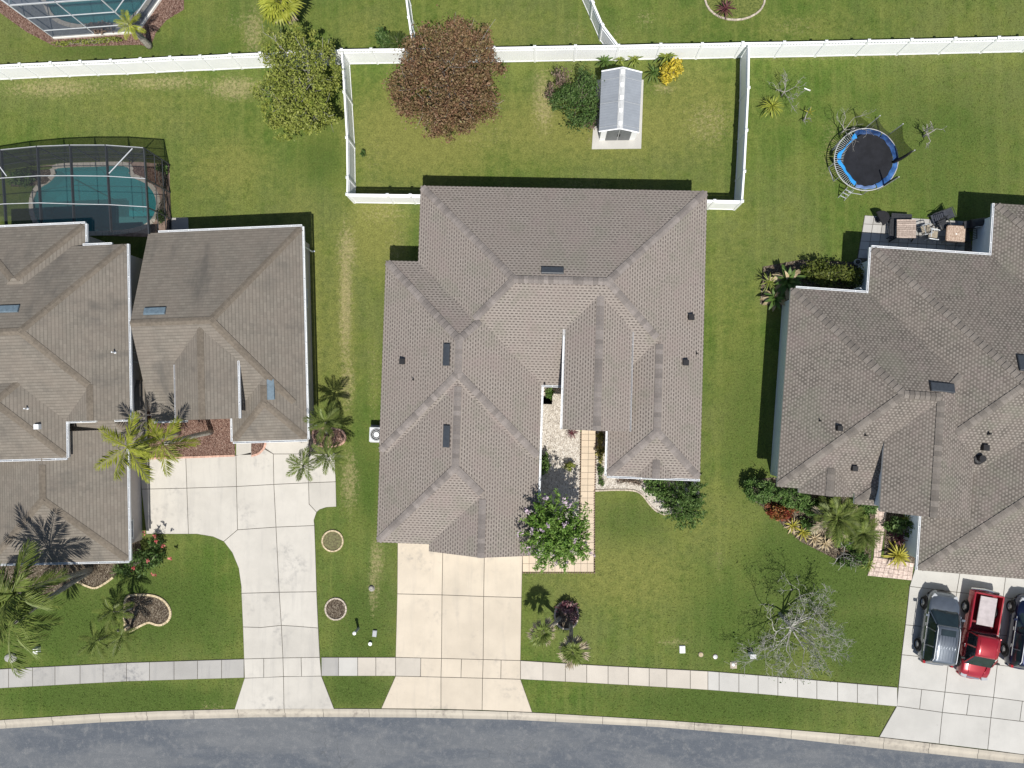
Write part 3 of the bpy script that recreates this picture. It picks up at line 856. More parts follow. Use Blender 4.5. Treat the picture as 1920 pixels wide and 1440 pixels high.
# ------------------------------------------------------------------ houses
class House:
    def __init__(self, name, label, rot, origin, pitch, roof_mat, cap_mat, cap_len, wall_mat, cap_w=.30):
        self.o = Vector((origin[0], origin[1])); self.a = rot; self.pitch = pitch
        self.root = thing(name, label, 'house', (origin[0], origin[1], 0), rot)
        self.blocks = []; self.rm = roof_mat; self.cm = cap_mat; self.cl = cap_len; self.wm = wall_mat; self.cw = cap_w
    def L(self, px, py, z):
        d = Vector(W2(px, py, z)) - self.o
        c, s = math.cos(-self.a), math.sin(-self.a)
        return Vector((d.x*c - d.y*s, d.x*s + d.y*c))
    def block(self, x0, x1, y0, y1, ze=2.7, hip='NSEW', over=.45, wall=True, axis=None, pitch=None, wz=None):
        self.blocks.append(dict(x0=x0,x1=x1,y0=y0,y1=y1,ze=ze,hip=hip,over=over,wall=wall,axis=axis,p=pitch or self.pitch,wz=wz))
    def height(self, b, x, y):
        if not (b['x0']-.01 <= x <= b['x1']+.01 and b['y0']-.01 <= y <= b['y1']+.01): return -99
        ds = []
        ax = b['ax']
        if 'E' in b['hip'] or ax == 'y': ds.append(b['x1']-x)
        if 'W' in b['hip'] or ax == 'y': ds.append(x-b['x0'])
        if 'N' in b['hip'] or ax == 'x': ds.append(b['y1']-y)
        if 'S' in b['hip'] or ax == 'x': ds.append(y-b['y0'])
        return b['ze'] + b['p']*min(ds)
    def build(self):
        rmb = MB(); rmb.uv = []
        fas = MB(); lines = []
        for i, b in enumerate(self.blocks):
            b['ze'] += .005*i
            x0,x1,y0,y1,ze,p = b['x0'],b['x1'],b['y0'],b['y1'],b['ze'],b['p']
            w, d = x1-x0, y1-y0
            ax = b['axis'] or ('x' if w > d else 'y'); b['ax'] = ax
            h = b['hip']
            if ax == 'x':
                hr = d/2; zr = ze + p*hr; ym = (y0+y1)/2
                xa = x0 + (min(hr, w/2) if 'W' in h else 0); xb = x1 - (min(hr, w/2) if 'E' in h else 0)
                A, B = (xa, ym, zr), (xb, ym, zr)
                faces = [([(x0,y0,ze),(x1,y0,ze),B,A],'S'), ([(x1,y1,ze),(x0,y1,ze),A,B],'N')]
                if 'W' in h: faces.append(([(x0,y1,ze),(x0,y0,ze),A],'W')); lines += [(i,(x0,y0,ze),A),(i,(x0,y1,ze),A)]
                else: fas.add([(x0,y0,ze),(x0,y1,ze),A],[(0,1,2)])
                if 'E' in h: faces.append(([(x1,y0,ze),(x1,y1,ze),B],'E')); lines += [(i,(x1,y0,ze),B),(i,(x1,y1,ze),B)]
                else: fas.add([(x1,y0,ze),(x1,y1,ze),B],[(0,1,2)])
            else:
                hr = w/2; zr = ze + p*hr; xm = (x0+x1)/2
                ya = y0 + (min(hr, d/2) if 'S' in h else 0); yb = y1 - (min(hr, d/2) if 'N' in h else 0)
                A, B = (xm, ya, zr), (xm, yb, zr)
                faces = [([(x0,y1,ze),(x0,y0,ze),A,B],'W'), ([(x1,y0,ze),(x1,y1,ze),B,A],'E')]
                if 'S' in h: faces.append(([(x0,y0,ze),(x1,y0,ze),A],'S')); lines += [(i,(x0,y0,ze),A),(i,(x1,y0,ze),A)]
                else: fas.add([(x0,y0,ze),(x1,y0,ze),A],[(0,1,2)])
                if 'N' in h: faces.append(([(x1,y1,ze),(x0,y1,ze),B],'N')); lines += [(i,(x0,y1,ze),B),(i,(x1,y1,ze),B)]
                else: fas.add([(x0,y1,ze),(x1,y1,ze),B],[(0,1,2)])
            lines.append((i, A, B))
            sl = math.sqrt(1+p*p)
            for vs_, side in faces:
                rmb.add(vs_, [tuple(range(len(vs_)))])
                uvs = []
                for (x,y,z) in vs_:
                    if side == 'S': u, v = x, y-y0
                    elif side == 'N': u, v = -x, y1-y
                    elif side == 'W': u, v = -y, x-x0
                    else: u, v = y, x1-x
                    uvs.append((u+37.0*i+50, v*sl+.03))
                rmb.uv.append(uvs)
            # fascia and soffit
            fas.box(x0+.02, y0+.02, ze-.20, x1-.02, y1-.02, ze-.012)
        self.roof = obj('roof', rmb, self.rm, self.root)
        obj('fascia', fas, M['white_paint'], self.root)
        # walls
        wmb = MB()
        for i, b in enumerate(self.blocks):
            if b['wall']:
                o = b['over'] + .004*i
                wmb.box(b['x0']+o, b['y0']+o, -.05-.003*i, b['x1']-o, b['y1']-o, b['ze']-.19)
        obj('wall', wmb, self.wm, self.root)
        # ridge and hip caps
        cl = self.cl; hw = self.cw
        me_cache = {}
        for (i, A, B) in lines:
            A, B = Vector(A), Vector(B)
            ln = (B-A).length
            if ln < .35: continue
            if B.z < A.z: A, B = B, A
            t = (B-A).normalized()
            if t.z > .05: A = A + t*.16; ln -= .16
            n_ = max(1, int(round(ln/cl)))
            side = Vector((t.y, -t.x, 0)).normalized()
            b = self.blocks[i]
            hz = abs(t.z) < 1e-4
            key = (round(ln/n_,3), round(t.z,3), b['p'])
            me = me_cache.get(key)
            if me is None:
                drop = hw*b['p']*(1.0 if hz else .707)*.93
                s = ln/n_
                mb = MB()
                th = .042 if s < .5 else .014
                prof = [(-hw/2*2,-drop),( -hw*.25,-drop*.22),(0,0),(hw*.25,-drop*.22),(hw/2*2,-drop)]
                prof = [(-hw/2,-drop/2),(-hw*.16,-drop*.13),(0,0),(hw*.16,-drop*.13),(hw/2,-drop/2)]
                m = len(prof); vv = []
                for k, (yy, lift) in enumerate(((-s*.5, th),( s*.56, .006))):
                    vv += [(yy, a, z+lift+.012) for a, z in prof]
                vv += [(-s*.5, a, z-.012) for a, z in prof]
                mb.add(vv, [(j, m+j, m+j+1, j+1) for j in range(m-1)] + [(2*m+j, j, j+1, 2*m+j+1) for j in range(m-1)])
                me = mb.mesh('ridge_cap'); me.materials.append(self.cm); me_cache[key] = me
            yaw = math.atan2(t.y, t.x); pit = -math.asin(max(-1,min(1,t.z)))
            for k in range(n_):
                c = A + t*(ln*(k+.5)/n_)
                hs_ = [self.height(q, c.x, c.y) for j, q in enumerate(self.blocks) if j != i]
                if hs_ and max(hs_) > c.z - .06: continue
                inst('ridge_cap', me, self.roof, c, (0, pit, yaw))
    # --- details on the house
    def surf(self, x, y): return max(self.height(b, x, y) for b in self.blocks)
    def at_roof(self, px, py):
        z = 3.8
        for _ in range(12):
            p = self.L(px, py, z); z = .5*z + .5*max(2.5, self.surf(p.x, p.y))
        return Vector((p.x, p.y, z))
    def vent(self, px, py, along, w=1.25, d=.40, mat='vent'):
        p = self.at_roof(px, py)
        mb = MB().prism([(-w/2,-d/2),(w/2,-d/2),(w/2,d/2),(-w/2,d/2)], -.25, .13, .03)
        e = .6
        sx = self.surf(p.x+e, p.y)-self.surf(p.x-e, p.y); sy = self.surf(p.x, p.y+e)-self.surf(p.x, p.y-e)
        n_ = Vector((-sx/(2*e), -sy/(2*e), 1)).normalized()
        q = n_.to_track_quat('Z', 'Y')
        o = obj('roof_vent', mb, M[mat], self.roof)
        up = Vector((0,0,1)); xa = Vector((1,0,0)) if along == 'x' else Vector((0,1,0))
        xa = (xa - n_*xa.dot(n_)).normalized(); ya = n_.cross(xa)
        o.matrix_local = Matrix.Translation(p) @ Matrix((xa, ya, n_)).transposed().to_4x4()
        f = MB().box(-w/2-.05,-d/2-.05,-.03,w/2+.05,d/2+.05,.025)
        fo = obj('vent_flashing', f, M['grey_metal'], self.roof); fo.matrix_local = o.matrix_local.copy()
    def pipe(self, px, py, r=.07, h=.28, mat='black_plastic', square=False):
        p = self.at_roof(px, py)
        mb = MB()
        if square: mb.box(-r*1.6,-r*1.6,-.1,r*1.6,r*1.6,h)
        else:
            mb.lathe([(r*2.0,-.12),(r*1.6,.05),(r,.07),(r,h),(r*.6,h)], (0,0,0), 10)
        o = obj('vent_pipe', mb, M[mat], self.roof, smooth=False); o.location = p
    def gutter(self, p0, p1, z=2.7, w=.14, hang=True):
        a = self.L(p0[0], p0[1], z); c = self.L(p1[0], p1[1], z)
        self.gutter_l(a, c, z, w, hang)
    def gutter_l(self, a, c, z, w=.115, hang=True, mat='white_metal'):
        a, c = Vector(a), Vector(c)
        ln = (c-a).length; yaw = math.atan2(c.y-a.y, c.x-a.x)
        mb = MB()
        mb.box(0,-w/2,-.13,ln,w/2,-.115); mb.box(0,-w/2,-.115,ln,-w/2+.028,.012); mb.box(0,w/2-.028,-.115,ln,w/2,.012)
        mb.box(0,-w/2+.028,-.115,.02,w/2-.028,.0); mb.box(ln-.02,-w/2+.028,-.115,ln,w/2-.028,.0)
        if hang:
            n_ = max(1, int(ln/1.2))
            for k in range(n_):
                x = (k+.5)*ln/n_; mb.box(x-.015,-w/2+.028,-.02,x+.015,w/2-.028,.006)
        o = obj('gutter', mb, M[mat], self.root)
        o.location = (a.x, a.y, z-.02); o.rotation_euler = (0,0,yaw)
    def downspout(self, px, py, z=2.5, d=(0,0)):
        a = self.L(px, py, z)
        mb = MB().tube([(a.x,a.y,z),(a.x+d[0]*.9,a.y+d[1]*.9,z-.25),(a.x+d[0],a.y+d[1],z-.5),(a.x+d[0],a.y+d[1],.15),(a.x+d[0]*.6,a.y+d[1]*.6,.06)], .045, 6)
        obj('downspout', mb, M['white_metal'], self.root)
    def panel(self, name, x0, x1, y0, y1, z0, z1, mat, parent=None):
        return obj(name, MB().box(x0,y0,z0,x1,y1,z1), mat, parent or self.root)
    def window(self, cx, cy, side, w=1.4, z0=.9, z1=2.1):
        """framed window standing proud of the wall face; side gives the facing"""
        dx, dy = {'N':(0,1),'S':(0,-1),'E':(1,0),'W':(-1,0)}[side]
        fr = MB(); gl = MB(); d = .05
        def bx(mb, u0, u1, a, c, e):
            if dx: mb.box(min(cx, cx+dx*e), cy+u0, a, max(cx, cx+dx*e), cy+u1, c)
            else: mb.box(cx+u0, min(cy, cy+dy*e), a, cx+u1, max(cy, cy+dy*e), c)
        bx(fr,-w/2-.07,w/2+.07,z1,z1+.07,d); bx(fr,-w/2-.09,w/2+.09,z0-.07,z0,d+.03); bx(fr,-w/2-.07,-w/2,z0,z1,d); bx(fr,w/2,w/2+.07,z0,z1,d); bx(fr,-.02,.02,z0,z1,d*.8)
        bx(gl,-w/2,w/2,z0,z1,d*.4)
        f = obj('window', fr, M['white_paint'], self.root); obj('pane', gl, M['glass_dark'], f)

M['alu_dull'] = pmat('dull_gutter', (.42,.42,.43), .5, .08, 5)
# ---- the middle house -------------------------------------------------------
ZE = 2.7
a0 = W(787,348,ZE); b0 = W(1328,358,ZE)
rot = math.atan2(b0.y-a0.y, b0.x-a0.x)
H1 = House('house', 'middle house with light taupe shingle roof and beige driveway', rot, W2(1015,750), .37, M['roof_main'], M['cap_main'], .27, M['stucco_cream'], .42)
L = H1.L
xl = L(714,750,ZE).x; xr = L(1320,600,ZE).x
xmL = L(787,400,ZE).x
yN = .5*(L(787,348,ZE).y + L(1328,358,ZE).y); yMS = L(1036,722,ZE).y
yLN = L(750,489,ZE).y; xLE = L(1013,800,ZE).x
yLS = L(757,1020,ZE).y; yRS = L(1225,895,ZE).y; xRW = L(1138.5,860,ZE).x
yL1S = L(715,848,ZE).y
print('main house', xl, xr, xmL, yN, yMS, yLN, xLE, yLS, yRS, xRW, yL1S, math.degrees(rot))
H1.block(xmL, xr, yMS, yN)                                            # main range
H1.block(xl, xLE, yL1S, yLN)                                          # upper part of garage wing
H1.block(xl, xLE, yLS, yL1S+5.0, ze=ZE-.20, hip='S', axis='y')                           # lower part of garage wing
gx0 = L(803,1034,ZE).x; gx1 = xLE; gy0 = L(803,1035,ZE).y
H1.block(gx0, gx1, gy0, yLS+7.0, ze=ZE-.20, hip='', axis='y')                   # garage gable
H1.block(xRW, xr, yRS, yMS+6.0, hip='S', axis='y')                                       # right wing
ex0 = L(1057,720,3.85).x; ex1 = L(1183,720,3.85).x; ey0 = L(1120,807,3.85).y
H1.block(ex0, ex1, ey0, yMS+5.5, ze=3.85, hip='', over=.35, axis='y')  # raised entry gable
sx = L(1228,893,ZE).x
H1.block(sx-1.15, sx+1.15, yRS-.02, yRS+2.6, hip='', wall=False, axis='y')     # small front gablet
H1.build()
for v in [(1036,508,'x'),(838,665,'y'),(838,818,'y')]: H1.vent(*v)
for q in [(1295,595),(1285,680),(755,678)]: H1.pipe(*q, r=.10, h=.25, square=True)
H1.pipe(775,712,.035,.25); H1.pipe(1306,663,.035,.25); H1.pipe(1021,720,.04,.2)
z = ZE
H1.gutter_l((xLE+.07, yMS-.1), (xLE+.07, gy0), z-.02)
H1.gutter_l((xRW, yRS-.07), (xr, yRS-.07), z+.02)
H1.gutter_l((xRW-.07, yRS), (xRW-.07, ey0), z+.02)
H1.gutter_l((ex0-.07, ey0), (ex0-.07, ey0+5.9), 3.87); H1.gutter_l((ex1+.04, ey0), (ex1+.04, ey0+5.6), 3.86, .09, True, 'alu_dull')
H1.gutter_l((xLE, yMS-.07), (ex0, yMS-.07), z-.01)
# openings
yw = gy0+.45
H1.panel('garage_door', gx0+.9, gx1-.9, yw-.06, yw+.02, 0, 2.15, M['white_paint'])
H1.panel('front_door', (ex0+ex1)/2-.5, (ex0+ex1)/2+.5, ey0+.29, ey0+.37, 0, 2.1, pmat('door_paint', (.10,.05,.03), .5, .1))
H1.window(sx, yRS+.43, 'S', 1.8); H1.window(xr-.44, yMS+3, 'E', 1.3); H1.window(xr-.44, yRS+3, 'E', 1.1); H1.window((xmL+xr)/2, yN-.44, 'N', 2.4, .1, 2.1); H1.window(xmL+2.5, yN-.44, 'N', 1.4)
H1.window(xl+.44, yLN-4, 'W', 1.1); H1.window(xl+.44, yLS+3, 'W', .9)

# ---- the left house ---------------------------------------------------------
ZT = 3.95
a0 = W(300,433,ZE); b0 = W(563,427,ZE)
rot = R(1.9)
H2 = House('house', 'left house with weathered brown roof, palms and screened pool', rot, W2(400,700), .37, M['roof_left'], M['cap_left'], .9, M['stucco_taupe'], .40)
L = H2.L
wx1 = L(571,620,ZE).x; wyN = .5*(L(300,434,ZE).y+L(563,427,ZE).y); wyS = L(400,786,ZE).y
wx0 = L(278,437,2.7).x
H2.block(wx0, wx1, wyS, wyN, hip='NSE', axis='x')                                  # single-storey wing
e0 = L(329,735,3.95).x; e1 = L(446.5,735,3.95).x; ey = L(390,786,3.95).y
H2.block(e0, e1, ey, ey+5.3, ze=3.95, hip='', over=.35, axis='y')       # entry gable
w30 = L(436,800,ZE).x; w3y = L(500,826,ZE).y
H2.block(w30, wx1, w3y, w3y+6.0, hip='S', axis='y')                                # front room
# two-storey part
tx1 = L(241,620,ZT).x; tyN = L(200,459,ZT).y; tyS = L(200,787,ZT).y
H2.block(tx1-13.0, tx1, tyS, tyN, ze=ZT, over=.4)
t2x = L(160,440,ZT-.25).x; t2y = L(80,423,ZT-.25).y
H2.block(t2x-6.9, t2x, tyN-5.2, t2y, ze=ZT-.25)
t3x = L(124.5,825,ZT).x; t3y = L(60,860,ZT).y
H2.block(t3x-9.0, t3x, t3y, tyS+4.5, ze=ZT)
sg = L(183,786,ZT).x
H2.block(sg-1.9, sg+1.9, tyS-.03, tyS+4, ze=ZT, hip='', wall=False, axis='y')
# garage and porch
gx = L(240,950,ZE).x; gyS = L(120,1054,ZE).y; gyN = L(225,846,ZE).y
H2.block(gx-8.6, gx, gyS, gyN+1.3, over=.7, pitch=.29, hip='S', axis='y')
px1 = L(243,800,ZE).x; pyS = L(210,847,ZE).y
H2.block(px1-5.6, px1+.9, pyS+.3, pyS+4.2, ze=ZE-.15, wall=False)
H2.build()
H2.vent(291,584,'x',1.25,.42,'vent_blue'); H2.vent(508,730,'y',1.2,.42,'vent_blue'); H2.vent(17,580,'x',1.2,.42,'vent_blue')
H2.pipe(72,800,.09,.2,'white_metal',True); H2.pipe(52,766,.04,.3,'white_metal'); H2.pipe(216,661,.04,.35,'white_metal')
g = H2.gutter_l
g((wx0+.6,wyN+.07),(wx1,wyN+.07),ZE); g((wx1+.07,wyN),(wx1+.07,w3y),ZE+.01); g((w30,w3y-.07),(wx1,w3y-.07),ZE+.02); g((w30-.07,w3y),(w30-.07,wyS+.2),ZE+.02)
g((e0-.04,ey),(e0-.04,ey+3.2),3.96,.09,True,'alu_dull'); g((e1+.06,ey),(e1+.06,ey+3.3),3.96,.11)
g((wx0,wyS-.07),(e0,wyS-.07),ZE)
g((tx1+.07,tyN),(tx1+.07,tyS),ZT+.02); g((t2x,tyN+.07),(tx1-.9,tyN+.07),ZT+.02); g((t2x-6.9,t2y+.07),(t2x,t2y+.07),ZT-.22); g((t2x+.07,t2y),(t2x+.07,tyN),ZT-.22)
g((t3x,tyS-.07),(sg-.1,tyS-.07),ZT+.02); g((sg+1.0,tyS-.07),(tx1,tyS-.07),ZT+.02); g((t3x+.07,t3y),(t3x+.07,tyS),ZT+.03); g((t3x-9,t3y-.07),(t3x,t3y-.07),ZT+.03)
g((gx+.07,gyS),(gx+.07,gyN+.9),ZE+.04); g((gx-8.6,gyS-.07),(gx,gyS-.07),ZE+.04)
H2.downspout(571,452,2.6,(-.35,-.1)); H2.downspout(250,782,3.8,(-.4,.1)); H2.downspout(577,800,2.6,(-.4,0)); H2.downspout(124,855,3.8,(-.35,.2))
H2.window(gx-.69, gyS+1.6, 'E', 1.0, 1.2, 2.2); H2.window(tx1-.44, tyN-6.2, 'E', 1.1, 2.2, 3.2); H2.window(wx1-.44, wyN-4, 'E', 1.0)
H2.panel('garage_door', gx-6.6, gx-1.8, gyS+.62, gyS+.68, 0, 2.15, M['white_paint'])

# ---- the right house --------------------------------------------------------
a0 = W(1634,465,ZE); b0 = W(1858,478,ZE)
rot = math.atan2(b0.y-a0.y, b0.x-a0.x) - R(.5)
H3 = House('house', 'right house with grey speckled shingle roof and pale blue walls', rot, W2(1700,750), .37, M['roof_right'], M['cap_right'], .30, M['stucco_blue'], .42)
L = H3.L
k1x = .5*(L(1490,541,ZE).x+L(1449,911,ZE).x); k1N = L(1560,545,ZE).y; k1S = L(1475,914,ZE).y
k2x = .5*(L(1634,465,ZE).x+L(1628,550,ZE).x); k2N = L(1740,471,ZE).y
k3x = L(1862,430,ZE).x; k3N = L(1895,383,ZE).y
k5x = .5*(L(1728,967,ZE).x+L(1720,1068,ZE).x); k5S = L(1722,1069,ZE).y
H3.block(k2x, k2x+15.6, k2N-14.7, k2N)                                        # big range
H3.block(k1x, k2x+9, k1S, k1N)                                                # west range
H3.block(k3x, k3x+12, k2N-8, k3N)                                             # north range
H3.block(k5x, k5x+9.5, k5S, k5S+12.5)                                         # garage wing
q0 = L(1657,840,3.85).x; q1 = L(1648.5,957,3.85).x; kx = .5*(q0+q1); kS = L(1690,962,3.85).y
H3.block(kx, kx+4.9, kS, kS+6.9, ze=3.85, hip='', over=.2, axis='y')         # entry gable
c0 = L(1497,922,ZE).x; c1 = L(1599,932,ZE).x; cS = L(1548,928,ZE).y
H3.block(c0, c1, cS, cS+3.4, hip='', axis='y')                               # front bay
H3.build()
H3.vent(1766,727,'x',1.3,.5); H3.vent(1916,681,'y',.9,.45)
for q in [(1573,803),(1601,878)]: H3.pipe(*q, r=.09, h=.22, square=True)
H3.pipe(1845,839,.10,.25,'black_plastic',True); H3.pipe(1836,859,.19,.35,'black_plastic'); H3.pipe(1853,813,.05,.25); H3.pipe(1622,816,.035,.25); H3.pipe(1537,789,.03,.25)
g = H3.gutter_l
g((k1x+.3,k1N+.07),(k2x-.05,k1N+.07),ZE+.02); g((k2x-.07,k1N),(k2x-.07,k2N),ZE+.02); g((k2x,k2N+.07),(k3x,k2N+.07),ZE+.02); g((k3x-.07,k2N),(k3x-.07,k3N),ZE+.02)
g((k5x-.07,k5S),(k5x-.07,kS+.0),ZE+.03)
H3.downspout(1622,551,2.6,(-.2,.4))
H3.window((c0+c1)/2, cS+.43, 'S', 1.6)
H3.panel('garage_door', k5x+1.2, k5x+6.2, k5S+.40, k5S+.46, 0, 2.15, M['white_paint'])
# ------------------------------------------------------------------ vinyl fences
FH = 1.80
def panel_mesh(ln):
    mb = MB()
    mb.box(0,-.022,.06,ln,.022,1.42)                       # tongue-and-groove boards
    for k in range(1, int(ln/.15)): mb.box(k*.15-.006,-.025,.09,k*.15+.006,.025,1.40)
    mb.box(0,-.045,.04,ln,.045,.13); mb.box(0,-.045,1.40,ln,.045,1.48); mb.box(0,-.055,1.70,ln,.055,1.78)
    n_ = max(2, int(ln/.17))
    for k in range(n_):                                    # open picket band
        x = (k+.5)*ln/n_; mb.box(x-.05,-.02,1.48,x+.05,.02,1.70)
    me = mb.mesh('fence_panel'); me.materials.append(M['white_vinyl'])
    return me
POST = MB().prism([(-.065,-.065),(.065,-.065),(.065,.065),(-.065,.065)], -.05, 1.84).add(
    [(-.085,-.085,1.84),(.085,-.085,1.84),(.085,.085,1.84),(-.085,.085,1.84),(-.085,-.085,1.875),(.085,-.085,1.875),(.085,.085,1.875),(-.085,.085,1.875),(0,0,1.94)],
    [(0,3,2,1),(0,1,5,4),(1,2,6,5),(2,3,7,6),(3,0,4,7),(4,5,8),(5,6,8),(6,7,8),(7,4,8)]).mesh('post')
POST.materials.append(M['white_vinyl'])
def fence(label, tops, first=True, last=True):
    pts = [W(x, y, 1.85) for x, y in tops]
    root = thing('vinyl_fence', label, 'fence', (pts[0].x, pts[0].y, 0))
    P = [Vector((p.x-pts[0].x, p.y-pts[0].y)) for p in pts]
    for i, p in enumerate(P):
        if (i == 0 and not first) or (i == len(P)-1 and not last): continue
        d = P[min(i+1,len(P)-1)] - P[max(i-1,0)]
        inst('post', POST, root, (p.x, p.y, 0), (0,0,math.atan2(d.y,d.x)))
    for a, c in zip(P, P[1:]):
        d = c-a; u = d.normalized()
        me = panel_mesh(d.length-.12)
        inst('fence_panel', me, root, (a.x+u.x*.06, a.y+u.y*.06, 0), (0,0,math.atan2(d.y,d.x)))
fence('white vinyl back fence behind the left yard', [(-78,125.5),(-20,123),(36,120),(94,117.5),(150,115),(207,113),(263,110),(318.5,107),(375,105),(431,102),(487,99.5),(544,97),(601,94.5),(640,93)], last=False)
fence('white vinyl back fence behind the middle and right yards', [(640,93),(695.5,92),(772,91),(848,90),(926,89),(1002.5,87.5),(1079,86),(1160,85),(1239,83),(1317,82),(1393,80),(1471,79),(1550,77.5),(1630,75.5),(1710,74),(1792,72),(1873.7,70),(1955,68)])
fence('white vinyl fence on the left side of the middle backyard', [(640,95),(645,172),(650,257.5),(651,332.5),(650.5,364)], first=False)
fence('short white vinyl fence joining the middle house on its left', [(650.5,364),(726,365),(769,365.5),(806,366)], first=False, last=False)
fence('white vinyl fence on the right side of the middle backyard', [(1405,82),(1404,164),(1400,244),(1396,321),(1392,377)], first=False)
fence('short white vinyl fence joining the middle house on its right', [(1392,377),(1340,376),(1305,375)], first=False, last=False)
fence('white vinyl fence running off the top beside the copper tree', [(752,-75),(759,-22),(766,32),(774,90)], last=False)
fence('white vinyl fence running diagonally off the top right of the copper tree', [(1076,-74),(1094,-36),(1112,4),(1130,46),(1159,84)], last=False)

# ------------------------------------------------------------------ screened pool enclosures
def bar(mb, a, c, w, h):
    """rectangular beam from a to c, w wide, h deep, hanging below the line"""
    a, c = Vector(a), Vector(c); t = (c-a).normalized()
    s = t.cross(Vector((0,0,1)))
    if s.length < 1e-4: s = Vector((1,0,0))
    s = s.normalized()*w/2
    if abs(t.z) > .9: u = t.cross(s).normalized()*h/2; lo, hi = -u, u
    else: lo, hi = Vector((0,0,-h)), Vector((0,0,0))
    mb.add([a-s+lo, a+s+lo, a+s+hi, a-s+hi, c-s+lo, c+s+lo, c+s+hi, c-s+hi],
           [(0,1,2,3),(7,6,5,4),(0,4,5,1),(1,5,6,2),(2,6,7,3),(3,7,4,0)])
M['deck_grey'] = pmat('pool_deck_grey', (.20,.21,.225), .8, .15, 4)
M['frame_dark'] = pmat('enclosure_frame_dark', (.075,.082,.095), .45, .1, 4)  # darker copy of the frame: shade on beams and posts put into colour
M['frame'] = pmat('enclosure_frame', (.50,.52,.54), .45, .08, 4)
def ring(name, outer_pts, inner_pts, z, mat, parent, th=.1):
    return sheet(name, outer_pts, [inner_pts], z, mat, parent)

def pool(label, px, mat_w, deck_px, deck_label, dm='pool_deck'):
    P = PP(px)
    if area(P) < 0: P = P[::-1]
    HARD.append(PP(deck_px))
    dk = ring('pool_deck', PP(deck_px), inset(P, -.28), .05, M[dm], None)
    tag(dk, deck_label, 'pool deck', kind='structure')
    root = thing('swimming_pool', label, 'swimming pool', (0,0,0))
    n_ = len(P)
    I = inset(P, .25)
    mb = MB().add([(x,y,.055) for x,y in P] + [(x,y,-.75) for x,y in P] + [(x,y,-1.45) for x,y in I],
        [(i, n_+i, n_+(i+1)%n_, (i+1)%n_) for i in range(n_)] + [(n_+i, 2*n_+i, 2*n_+(i+1)%n_, n_+(i+1)%n_) for i in range(n_)] + [tuple(2*n_+i for i in range(n_))])
    obj('basin', mb, M['plaster'], root)
    obj('water_surface', MB().add([(x,y,-.06) for x,y in P], [tuple(range(n_))]), mat_w, root)
    edging(root, inset(P, -.14), M['coping'], w=.29, ln=.42, h=.075, name='coping_stone', z0=.0)
    return root
# left pool
pool('teal kidney-shaped swimming pool in the left screen enclosure', POOL1, M['water'],
     [(-90,345),(-60,335),(0,321),(67,313),(130,306),(200,304),(262,304),(318,309),(322,446),(-90,450)], 'brick-red pool deck inside the left screen enclosure')
bed('mulch_bed', 'bark bed at the pool corner inside the left enclosure', [(246,312),(313,312),(316,350),(300,352),(280,343),(255,330)], M['mulch'], .075)
bed('mulch_bed', 'shaded bark bed left of the pool inside the enclosure', [(20,324),(98,318),(102,330),(88,345),(50,350),(22,350)], M['mulch_dark'], .075)

def enclosure(label, tops, ends, rows, zt, scr, wall_rails, east_rows=None):
    root = thing('pool_enclosure', label, 'screen enclosure', (0,0,0))
    T = [W(x, y, zt) for x, y in tops]; E = [W(x, y, zt) for x, y in ends]
    for a, c in zip(T, T[1:]):
        mb = MB(); bar(mb, a, c, .05, .07); obj('eave_beam', mb, M['frame'], root)
        for z in wall_rails:
            mb = MB(); bar(mb, (a.x,a.y,z), (c.x,c.y,z), .035, .035); obj('rail', mb, M['frame_dark'], root)
        obj('screen', MB().add([(a.x,a.y,.05),(c.x,c.y,.05),(c.x,c.y,zt-.07),(a.x,a.y,zt-.07)], [(0,1,2,3)]), scr, root)
    for a, e in zip(T, E):
        mb = MB(); bar(mb, (a.x,a.y,0), (a.x,a.y,zt), .06, .06); obj('post', mb, M['frame_dark'], root)
        mb = MB(); bar(mb, a, e, .055, .20); obj('roof_beam', mb, M['frame_dark'], root)
    for k in range(len(T)-1):
        a, c, e, f = T[k], T[k+1], E[k], E[k+1]
        ts = [0.0] + rows + [1.0]
        for t0, t1 in zip(ts, ts[1:]):
            q = [a.lerp(e,t0), c.lerp(f,t0), c.lerp(f,t1), a.lerp(e,t1)]
            obj('screen', MB().add([(v.x,v.y,zt+.004) for v in q], [(0,1,2,3)]), scr, root)
        for t in rows:
            mb = MB(); bar(mb, a.lerp(e,t)+Vector((0,0,.01)), c.lerp(f,t)+Vector((0,0,.01)), .036, .04); obj('purlin', mb, M['frame'], root)
    # end wall
    a, e = T[-1], E[-1]
    ts = [0.0] + rows + [1.0]
    for t0, t1 in zip(ts, ts[1:]):
        p, q = a.lerp(e,t0), a.lerp(e,t1)
        obj('screen', MB().add([(p.x,p.y,.05),(q.x,q.y,.05),(q.x,q.y,zt-.2),(p.x,p.y,zt-.2)], [(0,1,2,3)]), scr, root)
        if t0 > 0:
            mb = MB(); bar(mb, (p.x,p.y,0), (p.x,p.y,zt-.1), .06, .06); obj('post', mb, M['frame_dark'], root)
        for z in wall_rails:
            mb = MB(); bar(mb, (p.x,p.y,z), (q.x,q.y,z), .035, .035); obj('rail', mb, M['frame_dark'], root)
    return root, T, E
root, T, E = enclosure('grey framed screen enclosure over the teal pool of the left house',
    [(-75,293),(0,281),(68,274.5),(130,272),(197,272),(269,277)], [(-62,432),(10,428),(76,428),(138,432),(207,434),(278,438)], [.36,.69], 2.9, M['screen'], [.85,1.75])
mb = MB(); bar(mb, W(248,278,2.93), W(204,325,2.93), .05, .05); obj('brace', mb, M['frame'], root)
mb = MB(); bar(mb, W(-10,300,2.93), W(12,330,2.93), .05, .05); obj('brace', mb, M['frame'], root)

